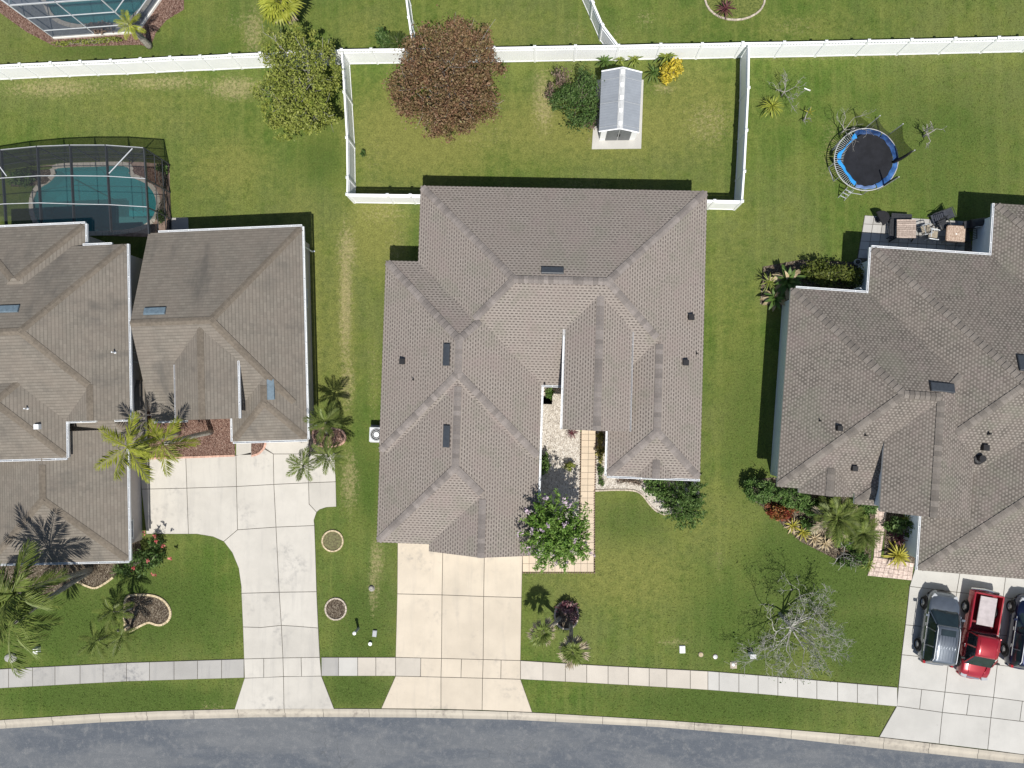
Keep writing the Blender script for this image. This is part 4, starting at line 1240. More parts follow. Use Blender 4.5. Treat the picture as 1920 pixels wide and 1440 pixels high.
# upper pool, at the top left corner
pool('teal swimming pool in the upper left screen enclosure', POOL2, M['water'], [(-60,-140),(-60,-42),(102,71),(258,60),(302,0),(310,-140)], 'grey pool deck in the upper left screen enclosure', 'deck_grey')
root = thing('pool_enclosure', 'tall white framed screen enclosure cut off by the top left corner', 'screen enclosure', (0,0,0))
G = [W(-60,-45), W(102,72), W(181,66.5), W(258,61), W(305,-5), W(312,-140)]
ZC = 3.9
for a, c in zip(G, G[1:]):
    mb = MB(); bar(mb, (a.x,a.y,ZC), (c.x,c.y,ZC), .07, .1); obj('eave_beam', mb, M['frame'], root)
    for z in (1.0, 2.45):
        mb = MB(); bar(mb, (a.x,a.y,z), (c.x,c.y,z), .05, .05); obj('rail', mb, M['alu'], root)
    obj('screen', MB().add([(a.x,a.y,.1),(c.x,c.y,.1),(c.x,c.y,ZC),(a.x,a.y,ZC)], [(0,1,2,3)]), M['screen_light'], root)
    n_ = 1 if (c-a).length < 4 else 3
    for k in range(n_):
        p = a.lerp(c, k/n_); mb = MB(); bar(mb, (p.x,p.y,0), (p.x,p.y,ZC), .06, .06); obj('post', mb, M['alu'], root)
    if a.y < W(0,-10).y and c.y < W(0,-10).y:
        obj('kerb_wall', MB().obox(((a.x+c.x)/2,(a.y+c.y)/2,.08), ((c-a).length,.14,.16), math.atan2(c.y-a.y,c.x-a.x)), M['white_paint'], root)
pts = [(g.x,g.y,ZC+.01) for g in G] + [(G[0].x, G[-1].y+4, ZC+.01)]
obj('screen', MB().add(pts, [tuple(range(len(pts)))]), M['screen_light'], root)
for i in (1,2,3,4):
    mb = MB(); bar(mb, (G[i].x,G[i].y,ZC), (G[i].x-.3,G[i].y+9,ZC), .055, .2); obj('roof_beam', mb, M['alu'], root)

# ------------------------------------------------------------------ garden shed
def shed():
    c = W(1162,200,0)
    root = thing('garden_shed', 'pale grey ribbed plastic garden shed with dark double doors', 'shed', (c.x,c.y,0))
    o = Vector((c.x, c.y, 0))
    pad = base('concrete_pad', 'concrete pad under the garden shed', 'concrete pad', [(1109.5,280),(1202,279),(1206.5,150),(1118,150)], M['con_new'], .045)
    ZW, ZR = 1.95, 2.5
    NW, NE, SW, SE = W(1128,133,ZW)-o, W(1204,135,ZW)-o, W(1123,246,ZW)-o, W(1198,248,ZW)-o
    NR = (NW+NE)/2; NR.z = ZR; SR = (SW+SE)/2; SR.z = ZR
    plastic = pmat('shed_plastic', (.27,.295,.33), .5, .06, 2); ridge_m = pmat('shed_skylight', (.52,.53,.53), .3, .08, 4)
    mb = MB()
    for (e0, e1, r0, r1) in ((NW,SW,NR,SR),(NE,SE,NR,SR)):
        mb.add([e0,e1,r1,r0], [(0,1,2,3)])
        n_ = 22
        for k in range(n_):
            t = (k+.5)/n_; a = e0.lerp(e1,t); b_ = r0.lerp(r1,t); a2 = e0.lerp(e1,t+.012); b2 = r0.lerp(r1,t+.012); u = Vector((0,0,.022))
            up = .004
            mb.add([a+Vector((0,0,up)), a2+Vector((0,0,up)), b2+Vector((0,0,up)), b_+Vector((0,0,up)), a+u, a2+u, b2+u, b_+u], [(4,5,6,7),(0,4,7,3),(1,2,6,5),(0,1,5,4)])
    # panels run up the slope; seams cross it
    obj('roof', mb, plastic, root)
    sk = MB(); w = .17
    dx = Vector((w,0,0)); lift = Vector((0,0,.035)); dz = Vector((0,0,-w*(ZR-ZW)/((NE-NW).length/2)))
    sk.add([NR-dx+dz+lift, SR-dx+dz+lift, SR+lift, NR+lift, SR+dx+dz+lift, NR+dx+dz+lift], [(0,1,2,3),(3,2,4,5)])
    obj('ridge_skylight', sk, ridge_m, root)
    cm = MB()
    for k in range(5):
        p = NR.lerp(SR, .08+.21*k); cm.obox((p.x,p.y,ZR+.05), (.2,.22,.06))
    obj('ridge_clip', cm, M['white_vinyl'], root)
    sm = MB()
    for t in (.16,.55,.94):
        for e0,e1 in ((NW,SW),(NE,SE)):
            a = e0.lerp(e1,t); b_ = NR.lerp(SR,t); sm.tube([a+Vector((0,0,.03)), b_+Vector((0,0,.03))], .018, 4)
    obj('roof_seam', sm, M['grey_metal'], root)
    tr = MB()
    for e, r_ in ((SW,SR),(SE,SR),(NW,NR),(NE,NR)): tr.tube([e+Vector((0,-.01,.0)), r_+Vector((0,-.01,.0))], .045, 4)
    obj('gable_trim', tr, M['white_vinyl'], root)
    # walls
    iw = .10
    x0, x1 = (NW.x+SW.x)/2+iw, (NE.x+SE.x)/2-iw; y0, y1 = SW.y+.16, NW.y-.1
    wl = MB().box(x0,y0,.04,x1,y1,ZW)
    xm = (x0+x1)/2
    wl.add([(x0,y0,ZW),(x1,y0,ZW),(xm,y0,ZR-.05),(x0,y1,ZW),(x1,y1,ZW),(xm,y1,ZR-.05)], [(0,1,2),(5,4,3)])
    obj('wall', wl, M['white_vinyl'], root)
    for s in (-1, 1):
        d = MB().box(min(xm+s*.02,xm+s*.74), y0-.045, .10, max(xm+s*.02,xm+s*.74), y0-.004, 1.80)
        d.box(min(xm+s*.10,xm+s*.66), y0-.06, .2, max(xm+s*.10,xm+s*.66), y0-.045, 1.7)
        do = obj('door', d, pmat('shed_door_grey', (.16,.17,.18), .5, .1), root)
        obj('handle', MB().box(xm+s*.06-.02, y0-.10, .85, xm+s*.06+.02, y0-.06, 1.10), M['black_plastic'], do)
shed()
# ------------------------------------------------------------------ plants
def leaf_cloud(name, C, size, ratio=.5, up=.6, jitter=.35):
    """one mesh of diamond leaves at the points C, each with its own random shade"""
    n_ = len(C)
    N = RNG.normal(size=(n_,3)); N[:,2] += up*1.6
    N /= np.linalg.norm(N,axis=1)[:,None]
    A = RNG.normal(size=(n_,3)); A -= N*(A*N).sum(1)[:,None]; A /= np.linalg.norm(A,axis=1)[:,None]
    B = np.cross(N, A)
    s = size*(1+jitter*RNG.normal(size=n_)).clip(.4,1.9)
    A *= (s/2)[:,None]; B *= (s*ratio/2)[:,None]
    fold = N*(s*.10)[:,None]
    V = np.stack([C-A, C+B+fold, C+A, C-B+fold], axis=1).reshape(-1,3)
    me = bpy.data.meshes.new(name)
    me.vertices.add(4*n_); me.vertices.foreach_set('co', V.ravel())
    me.loops.add(4*n_); me.loops.foreach_set('vertex_index', np.arange(4*n_))
    me.polygons.add(n_); me.polygons.foreach_set('loop_start', np.arange(n_)*4)
    at = me.attributes.new('rnd','FLOAT','FACE'); at.data.foreach_set('value', RNG.random(n_).astype(np.float32))
    me.update(); me.validate()
    return me

def lobe_points(lobes, n_, clumps=26, spread=.20, hollow=.45):
    vol = np.array([l[3]*l[4]*l[5] for l in lobes]); vol = vol**.75; vol = vol/vol.sum()
    P = []; cc = []
    for l, f in zip(lobes, vol):
        k = max(4, int(clumps*f*len(lobes)**.5)); m = int(n_*f)
        D = RNG.normal(size=(k,3)); D /= np.linalg.norm(D,axis=1)[:,None]
        rad = hollow + (1-hollow)*RNG.random(k)**.6
        D *= rad[:,None]*.88
        R3 = np.array(l[3:6]); c = np.array(l[0:3])
        ctr = c + D*R3
        idx = RNG.integers(0, k, m)
        q = ctr[idx] + RNG.normal(size=(m,3))*R3*spread
        P.append(q); cc.append(ctr)
    P = np.concatenate(P); cc = np.concatenate(cc)
    P[:,2] = np.maximum(P[:,2], .04)
    return P, cc

def spike_points(lobes, n_, spikes=60, thick=.055):
    """leaves set along shoots that radiate from the middle of the crown"""
    P = []; cc = []
    vol = np.array([l[3]*l[4] for l in lobes]); vol = vol/vol.sum()
    for l, f in zip(lobes, vol):
        k = max(8, int(spikes*f)); m = int(n_*f)
        D = RNG.normal(size=(k,3)); D[:,2] = np.abs(D[:,2])*.9 - .15; D /= np.linalg.norm(D,axis=1)[:,None]
        Ln = .75 + .35*RNG.random(k)
        i = RNG.integers(0,k,m); t = RNG.random(m)**.55
        R3 = np.array(l[3:6]); c = np.array(l[0:3])
        q = c + D[i]*R3*(Ln[i]*t)[:,None] - np.array([0,0,1.0])*(l[5]*.25*t**2)[:,None]
        q += RNG.normal(size=(m,3))*R3.mean()*thick*(1.25-.7*t)[:,None]
        P.append(q); cc.append(c + D*R3*Ln[:,None]*.8)
    P = np.concatenate(P); P[:,2] = np.maximum(P[:,2], .04)
    return P, np.concatenate(cc)

def px_lobes(lobes):
    out = []
    for (px,py,z,rx,ry,rz) in lobes:
        p = W(px,py,z); k = (CAM_H-z)/F_PX
        out.append((p.x,p.y,p.z,rx*k,ry*k,rz))
    return out

def limb(mb, a, c, r0, r1, wob=.12, sides=4, n_=4):
    a, c = Vector(a), Vector(c); L_ = (c-a).length; pts = []
    for i in range(n_+1):
        t = i/n_; p = a.lerp(c, t)
        if 0 < i < n_: p += Vector((random.gauss(0,1),random.gauss(0,1),random.gauss(0,.5)))*wob*L_*.35
        pts.append(p)
    mb.tube(pts, [r0+(r1-r0)*i/n_ for i in range(n_+1)], sides, cap=False)

def bush(name, label, cat, lobes, n_, size, mat, group=None, base_px=None, trunk=None, ratio=.5, up=.6, clumps=26, spread=.20, hollow=.45, extra=None, bark='bark', twigs=0, part='foliage', spikes=0):
    LB = px_lobes(lobes)
    mean = Vector((sum(l[0] for l in LB)/len(LB), sum(l[1] for l in LB)/len(LB), 0))
    if base_px: q = W(*base_px); mean = Vector((q.x,q.y,0))
    root = thing(name, label, cat, mean, 0, group)
    P, cc = spike_points(LB, n_, spikes) if spikes else lobe_points(LB, n_, clumps, spread, hollow)
    off = np.array([mean.x,mean.y,0])
    obj(part, leaf_cloud(part, P-off, size, ratio, up), mat, root)
    top = max(l[2] for l in LB)
    mb = MB(); r0 = trunk or .05; hf = min(top*.45, 1.4)
    fork = Vector((0,0,hf))
    limb(mb, (0,0,-.05), fork, r0, r0*.75, .05, 7)
    pick = list(range(len(cc))); random.shuffle(pick)
    for i in pick[:min(len(pick), 34)]:
        c = Vector(cc[i]-off); limb(mb, fork, c, r0*.45, .012, .14, 4)
        for _ in range(twigs):
            e = c + Vector((random.gauss(0,1),random.gauss(0,1),abs(random.gauss(0,.8))))*.55
            limb(mb, c.lerp(fork,.25), e, .02, .008, .2, 3, 3)
    obj('trunk', mb, M[bark], root, smooth=True)
    if extra:
        for (pn, lb, m_, sz, mt, rt) in extra:
            E2, _ = lobe_points(px_lobes(lb), m_, 14, .25, .5)
            obj(pn, leaf_cloud(pn, E2-off, sz, rt, .7), mt, root)
    return root

# blades ---------------------------------------------------------------------
def blade_mesh(name, mat, w=.10, curve=.5, n_=5, tip=.15, keel=.25):
    """strap leaf of unit length along +x, arching over"""
    mb = MB()
    for i in range(n_+1):
        t = i/n_
        x = t*(1-.18*curve*t); z = .55*t*(1-.2*t) - curve*t*t*.75
        ww = w*(math.sin(math.pi*min(1, .18+t*.82))**.7 if t < 1 else tip*.3)
        mb.v += [(x,-ww/2,z+keel*ww*.5),(x,0,z),(x,ww/2,z+keel*ww*.5)]
    for i in range(n_):
        for j in range(2): mb.f.append((3*i+j, 3*i+3+j, 3*i+4+j, 3*i+1+j))
    me = mb.mesh(name, smooth=True); me.materials.append(mat)
    return me

def frond_mesh(name, mat, pairs=20, lw=.05, ll=.36, droop=.55, sag=.25):
    """pinnate palm leaf of unit length along +x"""
    mb = MB()
    def sp(t): return Vector((t*(1-.12*droop*t), 0, .30*t - droop*.62*t*t))
    pts = [sp(i/7) for i in range(8)]
    mb.tube(pts, [.016*(1-.8*i/7) for i in range(8)], 3, cap=False)
    for k in range(pairs):
        t = .14 + .86*k/(pairs-1); p = sp(t)
        ln = ll*(math.sin(math.pi*(.12+.80*t))**.8)*random.uniform(.85,1.12)
        for s in (-1, 1):
            an = R(random.uniform(38,58))*(1-.35*t)
            d = Vector((math.cos(an), s*math.sin(an), -.12-sag*random.uniform(.4,1.2)))
            e = p + d*ln; m_ = p + d*ln*.45 + Vector((0,0,.05*ln)); q = Vector((-d.y,d.x,0)).normalized()*lw*ln*.5*1.6
            o = len(mb.v); mb.v += [tuple(p), tuple(m_-q), tuple(e), tuple(m_+q)]; mb.f.append((o,o+1,o+2,o+3))
    me = mb.mesh(name); me.materials.append(mat)
    return me

def fan_mesh(name, mat, n_=9, stem=.5, half=70):
    """palmate leaf: stalk and a fan of narrow segments, unit length along +x"""
    mb = MB(); mb.tube([(0,0,0),(stem*.5,0,.10),(stem,0,.16)], .012, 3, cap=False)
    c = Vector((stem,0,.16))
    for k in range(n_):
        a = R(-half + 2*half*k/(n_-1)); ln = (1-stem)*(.78+.22*math.cos(a*.8))*random.uniform(.9,1.08)
        d = Vector((math.cos(a), math.sin(a), -.10-.22*random.random())); q = Vector((-d.y,d.x,0)).normalized()*ln*.085
        o = len(mb.v); mb.v += [tuple(c), tuple(c+d*ln*.55-q+Vector((0,0,.05))), tuple(c+d*ln), tuple(c+d*ln*.55+q+Vector((0,0,.05)))]; mb.f.append((o,o+1,o+2,o+3))
    me = mb.mesh(name); me.materials.append(mat)
    return me

FR = {}
def variants(key, fn, n_=3):
    if key not in FR: FR[key] = [fn() for _ in range(n_)]
    return FR[key]

def rosette(name, label, px, py, n_, ln, mat, z=0.0, w=.11, curve=.5, pitch=(5,65), cat='plant', group=None, part='leaf', extra=None):
    p = W(px, py, z)
    root = thing(name, label, cat, (p.x,p.y,z), random.uniform(0,6), group)
    mes = variants(('blade',mat,w,curve), lambda: blade_mesh('leaf', M[mat], w, curve*random.uniform(.8,1.2)))
    em = variants(('blade',extra,w,curve), lambda: blade_mesh('leaf', M[extra], w, curve*random.uniform(.9,1.3))) if extra else None
    for k in range(n_):
        t = k/max(1,n_-1)
        el = pitch[0] + (pitch[1]-pitch[0])*t + random.uniform(-8,8)
        s = ln*(1.0-.35*t)*random.uniform(.82,1.12)
        src = em if (extra and (t < .3 or random.random() < .15)) else mes
        inst(part, random.choice(src), root, (0,0,.04+.05*t), (random.uniform(-.15,.15), -R(el-25), 2.399*k+random.uniform(-.2,.2)), (s,s,s))
    return root

def palm(name, label, base_px, head_px, zh, n_, ln, mat='frond', dry=None, ndry=0, kind='pinnate', r=.11, elev=(-35,60), group=None, cat='palm tree', sag=.25, yaw0=None, z0=0.0):
    b = W(base_px[0], base_px[1], z0); h = W(head_px[0], head_px[1], zh)
    root = thing(name, label, cat, (b.x,b.y,z0), 0, group)
    d = h-b; mb = MB(); pts = []
    for i in range(9):
        t = i/8; pts.append(Vector((d.x*t**1.25, d.y*t**1.25, -.05+(d.z+.05)*t)))
    mb.tube(pts, [r*(1.25-.45*(i/8)) + (.012 if i % 2 else 0) for i in range(9)], 8)
    obj('trunk', mb, M['palm_trunk'], root, smooth=True)
    mk = (lambda mm: (lambda: frond_mesh('frond', M[mm], 24, .075, .30, random.uniform(.45,.65), sag))) if kind == 'pinnate' else (lambda mm: (lambda: fan_mesh('frond', M[mm], 5, .35, 20) if mm == 'frond_dry' else fan_mesh('frond', M[mm], 11, .42, 75)))
    mes = variants((kind,mat,sag), mk(mat)); dm = variants((kind,dry,sag), mk(dry)) if dry else None
    y0 = random.uniform(0,6) if yaw0 is None else yaw0
    for k in range(n_+ndry):
        isdry = k < ndry
        t = k/max(1,n_+ndry-1)
        el = elev[0] + (elev[1]-elev[0])*t + random.uniform(-8,8)
        s = ln*random.uniform(.82,1.1)*(1-.25*max(0,t-.7)/.3)
        inst('frond', random.choice(dm if isdry else mes), root, (d.x,d.y,d.z), (random.uniform(-.25,.25), -R(el), y0+2.399*k), (s,s,s))
    return root

def bare_tree(name, label, base_px, height, spread, seed, mat='dead_twig', depth=5, r0=.09, nmain=5, leaves=None, lean=(0,0), group=None, cat='tree', z0=0.0, thin=.010):
    rs = random.Random(seed)
    b = W(base_px[0], base_px[1], 0)
    root = thing(name, label, cat, (b.x,b.y,0), 0, group)
    trunk = MB(); tw = MB(); tips = []
    def grow(p, d, ln, r, dep):
        n_ = 3; pts = [p]; q = p.copy(); dd = d.copy()
        for _ in range(n_):
            dd = (dd + Vector((rs.gauss(0,.22),rs.gauss(0,.22),rs.gauss(0,.10)))).normalized()
            q = q + dd*ln/n_; pts.append(q.copy())
        r1 = max(thin*.7, r*.55)
        (trunk if dep >= depth-1 else tw).tube(pts, [r+(r1-r)*i/n_ for i in range(n_+1)], 5 if dep >= depth-1 else 3, cap=False)
        if dep <= 0: tips.append(q); return
        for k in range(rs.choice((2,3,3))):
            ax = Vector((rs.gauss(0,1),rs.gauss(0,1),rs.gauss(0,.35))).normalized()
            nd = (dd*.75 + ax*.65).normalized()
            st = pts[rs.choice((1,2,3,3))]
            grow(st.copy(), nd, ln*rs.uniform(.55,.85), r1*.9, dep-1)
    h0 = height*.28
    trunk.tube([(0,0,-.05),(lean[0]*.3,lean[1]*.3,h0*.5),(lean[0]*.5,lean[1]*.5,h0)], [r0*1.2,r0,r0*.85], 7)
    for k in range(nmain):
        a = 2*math.pi*k/nmain + rs.uniform(-.4,.4)
        d = Vector((math.cos(a)*spread+lean[0]*.3, math.sin(a)*spread+lean[1]*.3, rs.uniform(.45,1.0))).normalized()
        grow(Vector((lean[0]*.5,lean[1]*.5,h0)), d, height*.36, r0*.55, depth-1)
    obj('trunk', trunk, M[mat], root, smooth=True)
    if tw.v: obj('twigs', tw, M[mat], root)['kind'] = 'stuff'
    if leaves and tips:
        n_, size, mt = leaves
        T_ = np.array([tuple(t) for t in tips]); idx = RNG.integers(0,len(T_),n_)
        obj('foliage', leaf_cloud('foliage', T_[idx]+RNG.normal(size=(n_,3))*.15, size), M[mt], root)
    return root

# ---- trees and large shrubs --------------------------------------------------
bush('copper_tree', 'large round copper-brown leafed tree by the back fence', 'tree',
     [(836,150,3.4,104,108,2.2),(796,122,3.0,62,60,1.6),(892,118,3.0,60,62,1.6),(876,74,3.0,54,46,1.4),(766,172,2.8,48,58,1.4),(886,190,2.8,62,58,1.5),(838,228,2.7,66,40,1.2),(800,85,2.8,46,40,1.2)],
     34000, .125, M['leaf_copper'], trunk=.16, clumps=150, spread=.10, up=.8, bark='grey_bark', twigs=2, part='crown')
bush('oak_tree', 'loose olive-green tree overhanging the back fence on the left', 'tree',
     [(560,150,3.3,66,70,1.9),(575,210,3.0,62,44,1.4),(515,180,2.8,40,62,1.3),(530,95,3.0,50,44,1.4),(610,130,2.8,34,58,1.3),(530,240,2.5,34,26,1.0),(600,232,2.7,40,28,1.0),(565,60,2.7,34,22,1.0)],
     15000, .14, M['leaf_olive'], trunk=.15, clumps=110, spread=.11, up=1.0, bark='dead_twig', twigs=3, part='crown')
bush('evergreen_shrub', 'dense dark green shrub with a dead corner left of the shed', 'shrub',
     [(1056,190,1.1,28,26,1.0),(1094,165,1.3,28,32,1.2),(1086,212,1.2,30,28,1.1),(1062,180,1.4,22,22,.9),(1108,195,1.0,16,40,.9)],
     7000, .12, M['leaf_dark'], clumps=40, up=.9, extra=[('dead_foliage', [(1052,145,1.1,16,20,.8),(1036,175,.8,12,18,.6),(1105,225,.7,14,18,.5)], 900, .13, M['leaf_brown'], .45)], part='foliage')
bush('crape_myrtle', 'round green flowering tree with pink blossoms over the front walk', 'tree',
     [(1044,1000,3.7,74,78,1.3),(1032,988,3.5,52,54,1.1),(1060,1015,3.5,48,54,1.1)],
     15000, .15, M['leaf_bright'], base_px=(1041,978), trunk=.07, ratio=.4, up=.8, spikes=170,
     extra=[('blossoms', [(1025,932,4.1,6,6,.2),(1058,938,4.1,6,6,.2),(1068,948,4.1,7,7,.2),(990,962,4.1,7,7,.2),(997,998,4.1,8,8,.2),(1027,985,4.9,6,6,.2),(1058,982,4.9,7,7,.2),(1016,997,4.9,5,5,.2),(992,1032,4.1,7,7,.2),(1036,1038,4.1,7,7,.2),(1042,1052,4.1,7,7,.2),(1080,1012,4.1,8,7,.2),(1108,1040,4.1,6,6,.2),(975,1000,4.1,6,8,.2),(1012,1042,4.1,6,6,.2),(1095,1018,4.1,6,6,.2),(1060,1052,4.1,5,5,.2)], 380, .10, M['flower_pink'], .8)])
bush('podocarpus', 'dark feathery evergreen bush at the right wing front corner', 'shrub',
     [(1286,940,1.5,38,44,1.1),(1282,960,1.0,44,40,.8),(1300,925,1.0,30,30,.8),(1265,935,1.0,26,30,.8)], 8500, .17, M['leaf_mid'], ratio=.22, up=.5, spikes=150)
bush('shrub', 'bright green leafy shrub under the right wing eave', 'shrub', [(1232,912,.7,22,20,.6),(1245,925,.6,16,18,.5),(1222,904,.5,14,10,.4)], 1300, .17, M['leaf_mid'], up=.9)
bare_tree('bare_tree', 'bare grey twiggy tree on the front lawn beside the sidewalk', (1462,1150), 3.9, 1.15, 5, depth=6, r0=.10, nmain=9, leaves=(900,.11,'leaf_dark'), lean=(.6,-.9), thin=.011)  # dark leaves added among the twigs, partly to stand in for shade
# ---- backyard on the right
bare_tree('bare_shrub', 'grey leafless shrub left of the trampoline near the fence', (1465,180), 1.9, 1.0, 9, 'grey_bark', 4, .05, 4, thin=.012)
rosette('spiky_plant', 'yellow-green spiky yucca on a short stump beside the right fence', 1447,200, 44, .95, 'frond_yellow', .55, .06, .5, (-20,75))
bare_tree('dead_shrub', 'small broken stump with grey sticks right of the yucca', (1506,226), 1.1, .8, 21, 'grey_bark', 2, .06, 3, thin=.016)
rosette('sprout', 'small yellow sprout growing on the broken stump', 1517,212, 7, .45, 'blade_gold', .5, .12, .3, (30,80))
bare_tree('bare_shrub', 'tall thin leafless shrub touching the trampoline', (1574,252), 2.5, .75, 33, 'grey_bark', 3, .05, 4, thin=.012)
bare_tree('bare_shrub', 'pruned grey shrub right of the trampoline', (1731,256), 1.5, .95, 42, 'grey_bark', 3, .07, 4, thin=.020)
# ---- around the shed
rosette('bromeliad', 'green strap-leaf plant behind the left corner of the shed', 1133,117, 20, .80, 'blade_green', .35, .14, .5, (0,70))
rosette('bromeliad', 'small green strap-leaf plant behind the middle of the shed', 1163,113, 14, .55, 'blade_lime', .3, .13, .5, (0,70))
rosette('bromeliad', 'lime strap-leaf plant behind the right corner of the shed', 1190,113, 20, .70, 'blade_lime', .35, .14, .5, (0,70))
rosette('bromeliad', 'spiky green plant left of the yellow croton', 1225,137, 24, .85, 'blade_green', .3, .09, .5, (-5,70))
rosette('bromeliad', 'broad lime-leaved plant between the fence and the yellow croton', 1250,108, 26, .85, 'blade_lime', .5, .16, .5, (0,75))
rosette('bromeliad', 'green strap-leaf plant touching the fence above the croton', 1238,107, 16, .65, 'blade_green', .3, .13, .5, (0,70))
bush('croton', 'golden yellow croton bush right of the shed', 'shrub', [(1258,132,.8,20,16,.5),(1268,124,.8,14,12,.5),(1250,146,.6,16,10,.4)], 900, .20, M['leaf_yellow'], up=1.1, ratio=.42)
# ---- top edge
bush('shrub', 'small dark green shrub behind the back fence', 'shrub', [(717,70,.9,15,17,.8),(724,82,.7,14,10,.6)], 1400, .14, M['leaf_dark'], up=.8)
palm('sago_palm', 'dark green sago palm behind the back fence', (752,92), (747,84), .7, 24, .95, 'frond_dark', r=.12, elev=(-5,60), cat='cycad')
palm('fan_palm', 'yellow-green fan palm cut off by the top edge', (545,36), (524,4), 2.6, 20, 1.5, 'frond_yellow', 'frond_dry', 7, 'fan', .18, (-50,60))
rosette('cordyline', 'purple cordyline in the round bed at the top edge', 1360,18, 26, .85, 'blade_purple', .25, .09, .5, (0,70))
palm('palm', 'small yellow palm at the corner of the upper screen enclosure', (281,87), (243,47), 2.3, 13, 1.0, 'frond_yellow', r=.17, elev=(-30,60), sag=.4)
bush('shrub', 'low weedy shrubs along the upper screen enclosure', 'shrub', [(150,78,.2,40,5,.15),(200,75,.25,30,6,.2),(115,82,.2,20,5,.15)], 700, .12, M['leaf_olive'], up=.8)
bush('shrub', 'dark shrub beside the upper pool inside the enclosure', 'shrub', [(185,52,.5,26,9,.4)], 900, .15, M['leaf_brown'], up=.6)
# ---- left pool surrounds
bush('shrub', 'sparse dark plant at the pool corner inside the left enclosure', 'shrub', [(304,318,.5,9,12,.4),(300,405,.4,8,14,.35)], 500, .14, M['leaf_dark'])
bush('shrub', 'shaded green shrub left of the pool inside the enclosure', 'shrub', [(40,335,.6,24,14,.5)], 900, .16, M['leaf_mid'])
# ---- left house front
palm('queen_palm', 'tall lime palm with drooping fronds beside the left garage roof', (336,812), (240,838), 5.4, 10, 2.2, 'frond_yellow', r=.13, elev=(-30,50), sag=.8)
palm('queen_palm', 'tall lime palm leaning over the bark courtyard of the left house', (397,810), (306,832), 5.3, 9, 2.1, 'frond_yellow', r=.13, elev=(-30,50), sag=.8)
palm('queen_palm', 'big palm at the left edge throwing its shadow on the garage roof', (172,1067), (28,1112), 6.2, 16, 3.0, 'frond', r=.14, elev=(-40,60), sag=.8)
palm('queen_palm', 'big palm at the left edge, lower of the two, over the front lawn', (170,1071), (20,1172), 5.6, 13, 2.9, 'frond', r=.13, elev=(-40,55), sag=.8)
palm('pygmy_palm', 'small palm over the kidney bed, nearest the garage', (247,1140), (212,1146), 2.6, 14, 1.25, 'frond', r=.07, elev=(-35,60))
palm('pygmy_palm', 'small palm over the kidney bed, leftmost, leaning to the street', (242,1172), (180,1202), 2.7, 14, 1.25, 'frond', r=.07, elev=(-35,60))
palm('pygmy_palm', 'small palm over the lower tip of the kidney bed', (246,1178), (228,1193), 2.3, 14, 1.15, 'frond', r=.07, elev=(-35,60))
palm('pygmy_palm', 'small palm leaning over the left driveway', (600,828), (568,873), 3.0, 13, 1.15, 'frond', r=.07, elev=(-30,60))
palm('pygmy_palm', 'small palm between left driveway and side lawn', (610,826), (616,856), 3.1, 15, 1.25, 'frond', r=.07, elev=(-35,60))
palm('pygmy_palm', 'small palm at the left house corner, uppermost of three', (614,812), (610,790), 3.0, 14, 1.3, 'frond', r=.07, elev=(-35,60))
bush('hibiscus', 'dark hibiscus shrub with red flowers at the left garage corner', 'shrub', [(262,1050,.8,30,24,.7),(288,1030,.8,18,24,.6),(232,1070,.6,22,14,.5),(285,1050,.6,22,18,.5)], 2600, .19, M['leaf_dark'], ratio=.3, up=.4,
     extra=[('blossoms', [(251,1065,1.4,5,5,.12),(275,1053,1.4,5,4,.12),(291,1006,1.2,5,4,.12),(307,1024,1.3,4,5,.12),(292,1016,1.4,4,4,.12),(318,1048,1.0,4,4,.1),(290,1077,1.0,5,4,.1),(270,1000,1.0,4,4,.1)], 110, .11, M['flower_red'], .9)])
rosette('spiky_plant', 'dark spiky plant left of the hibiscus below the garage', 225,1072, 26, .8, 'blade_green', .2, .07, .5, (0,70))
# ---- middle front lawn palms
palm('fan_palm', 'small fan palm with straw-dry leaves, left of two in the round bed', (1050,1158), (1017,1186), 2.4, 9, .95, 'frond', 'frond_dry', 12, 'fan', .10, (-45,60))
palm('fan_palm', 'small fan palm with straw-dry leaves hanging over the sidewalk', (1070,1168), (1073,1220), 2.6, 9, 1.05, 'frond', 'frond_dry', 15, 'fan', .10, (-45,60))
bush('perennial', 'purple and pink low plants in the round bed below the small palms', 'plant', [(1064,1138,.4,17,12,.3),(1076,1155,.3,9,12,.25)], 500, .15, leafmat('leaf_purple', [(0,(.05,.012,.025)),(.5,(.14,.03,.06)),(.8,(.30,.10,.13)),(1,(.6,.45,.40))]), up=.8)
# ---- gravel courtyard plants
bush('shrub', 'round green shrub at the back of the gravel courtyard', 'shrub', [(1031,737,.4,8,9,.35)], 500, .13, M['leaf_mid'])
rosette('cordyline', 'dark red strap plant below the entry gable', 1072,812, 20, .55, 'blade_purple', .1, .09, .6, (0,60))
bush('shrub', 'small olive shrub alone in the gravel courtyard', 'shrub', [(1068,874,.35,9,8,.3)], 450, .12, M['leaf_olive'])
bush('shrub', 'leafy green shrub against the garage wing wall', 'shrub', [(1021,870,.6,9,24,.5)], 800, .15, M['leaf_mid'])
bush('croton', 'yellow-flecked croton hedge beside the tiled walk', 'shrub', [(1126,822,.5,7,16,.4),(1126,848,.5,8,14,.4),(1126,863,.4,6,8,.3)], 800, .14, M['leaf_varieg'])
bush('shrub', 'thin dark plants below the croton hedge beside the tiled walk', 'shrub', [(1127,885,.25,7,12,.2),(1128,905,.2,6,9,.18)], 350, .12, M['leaf_dark'])
bush('weeds', 'wispy plants in the gravel under the right wing gutter', 'plant', [(1170,902,.2,22,6,.15),(1196,904,.25,9,8,.2)], 350, .13, M['leaf_brown'], ratio=.25)
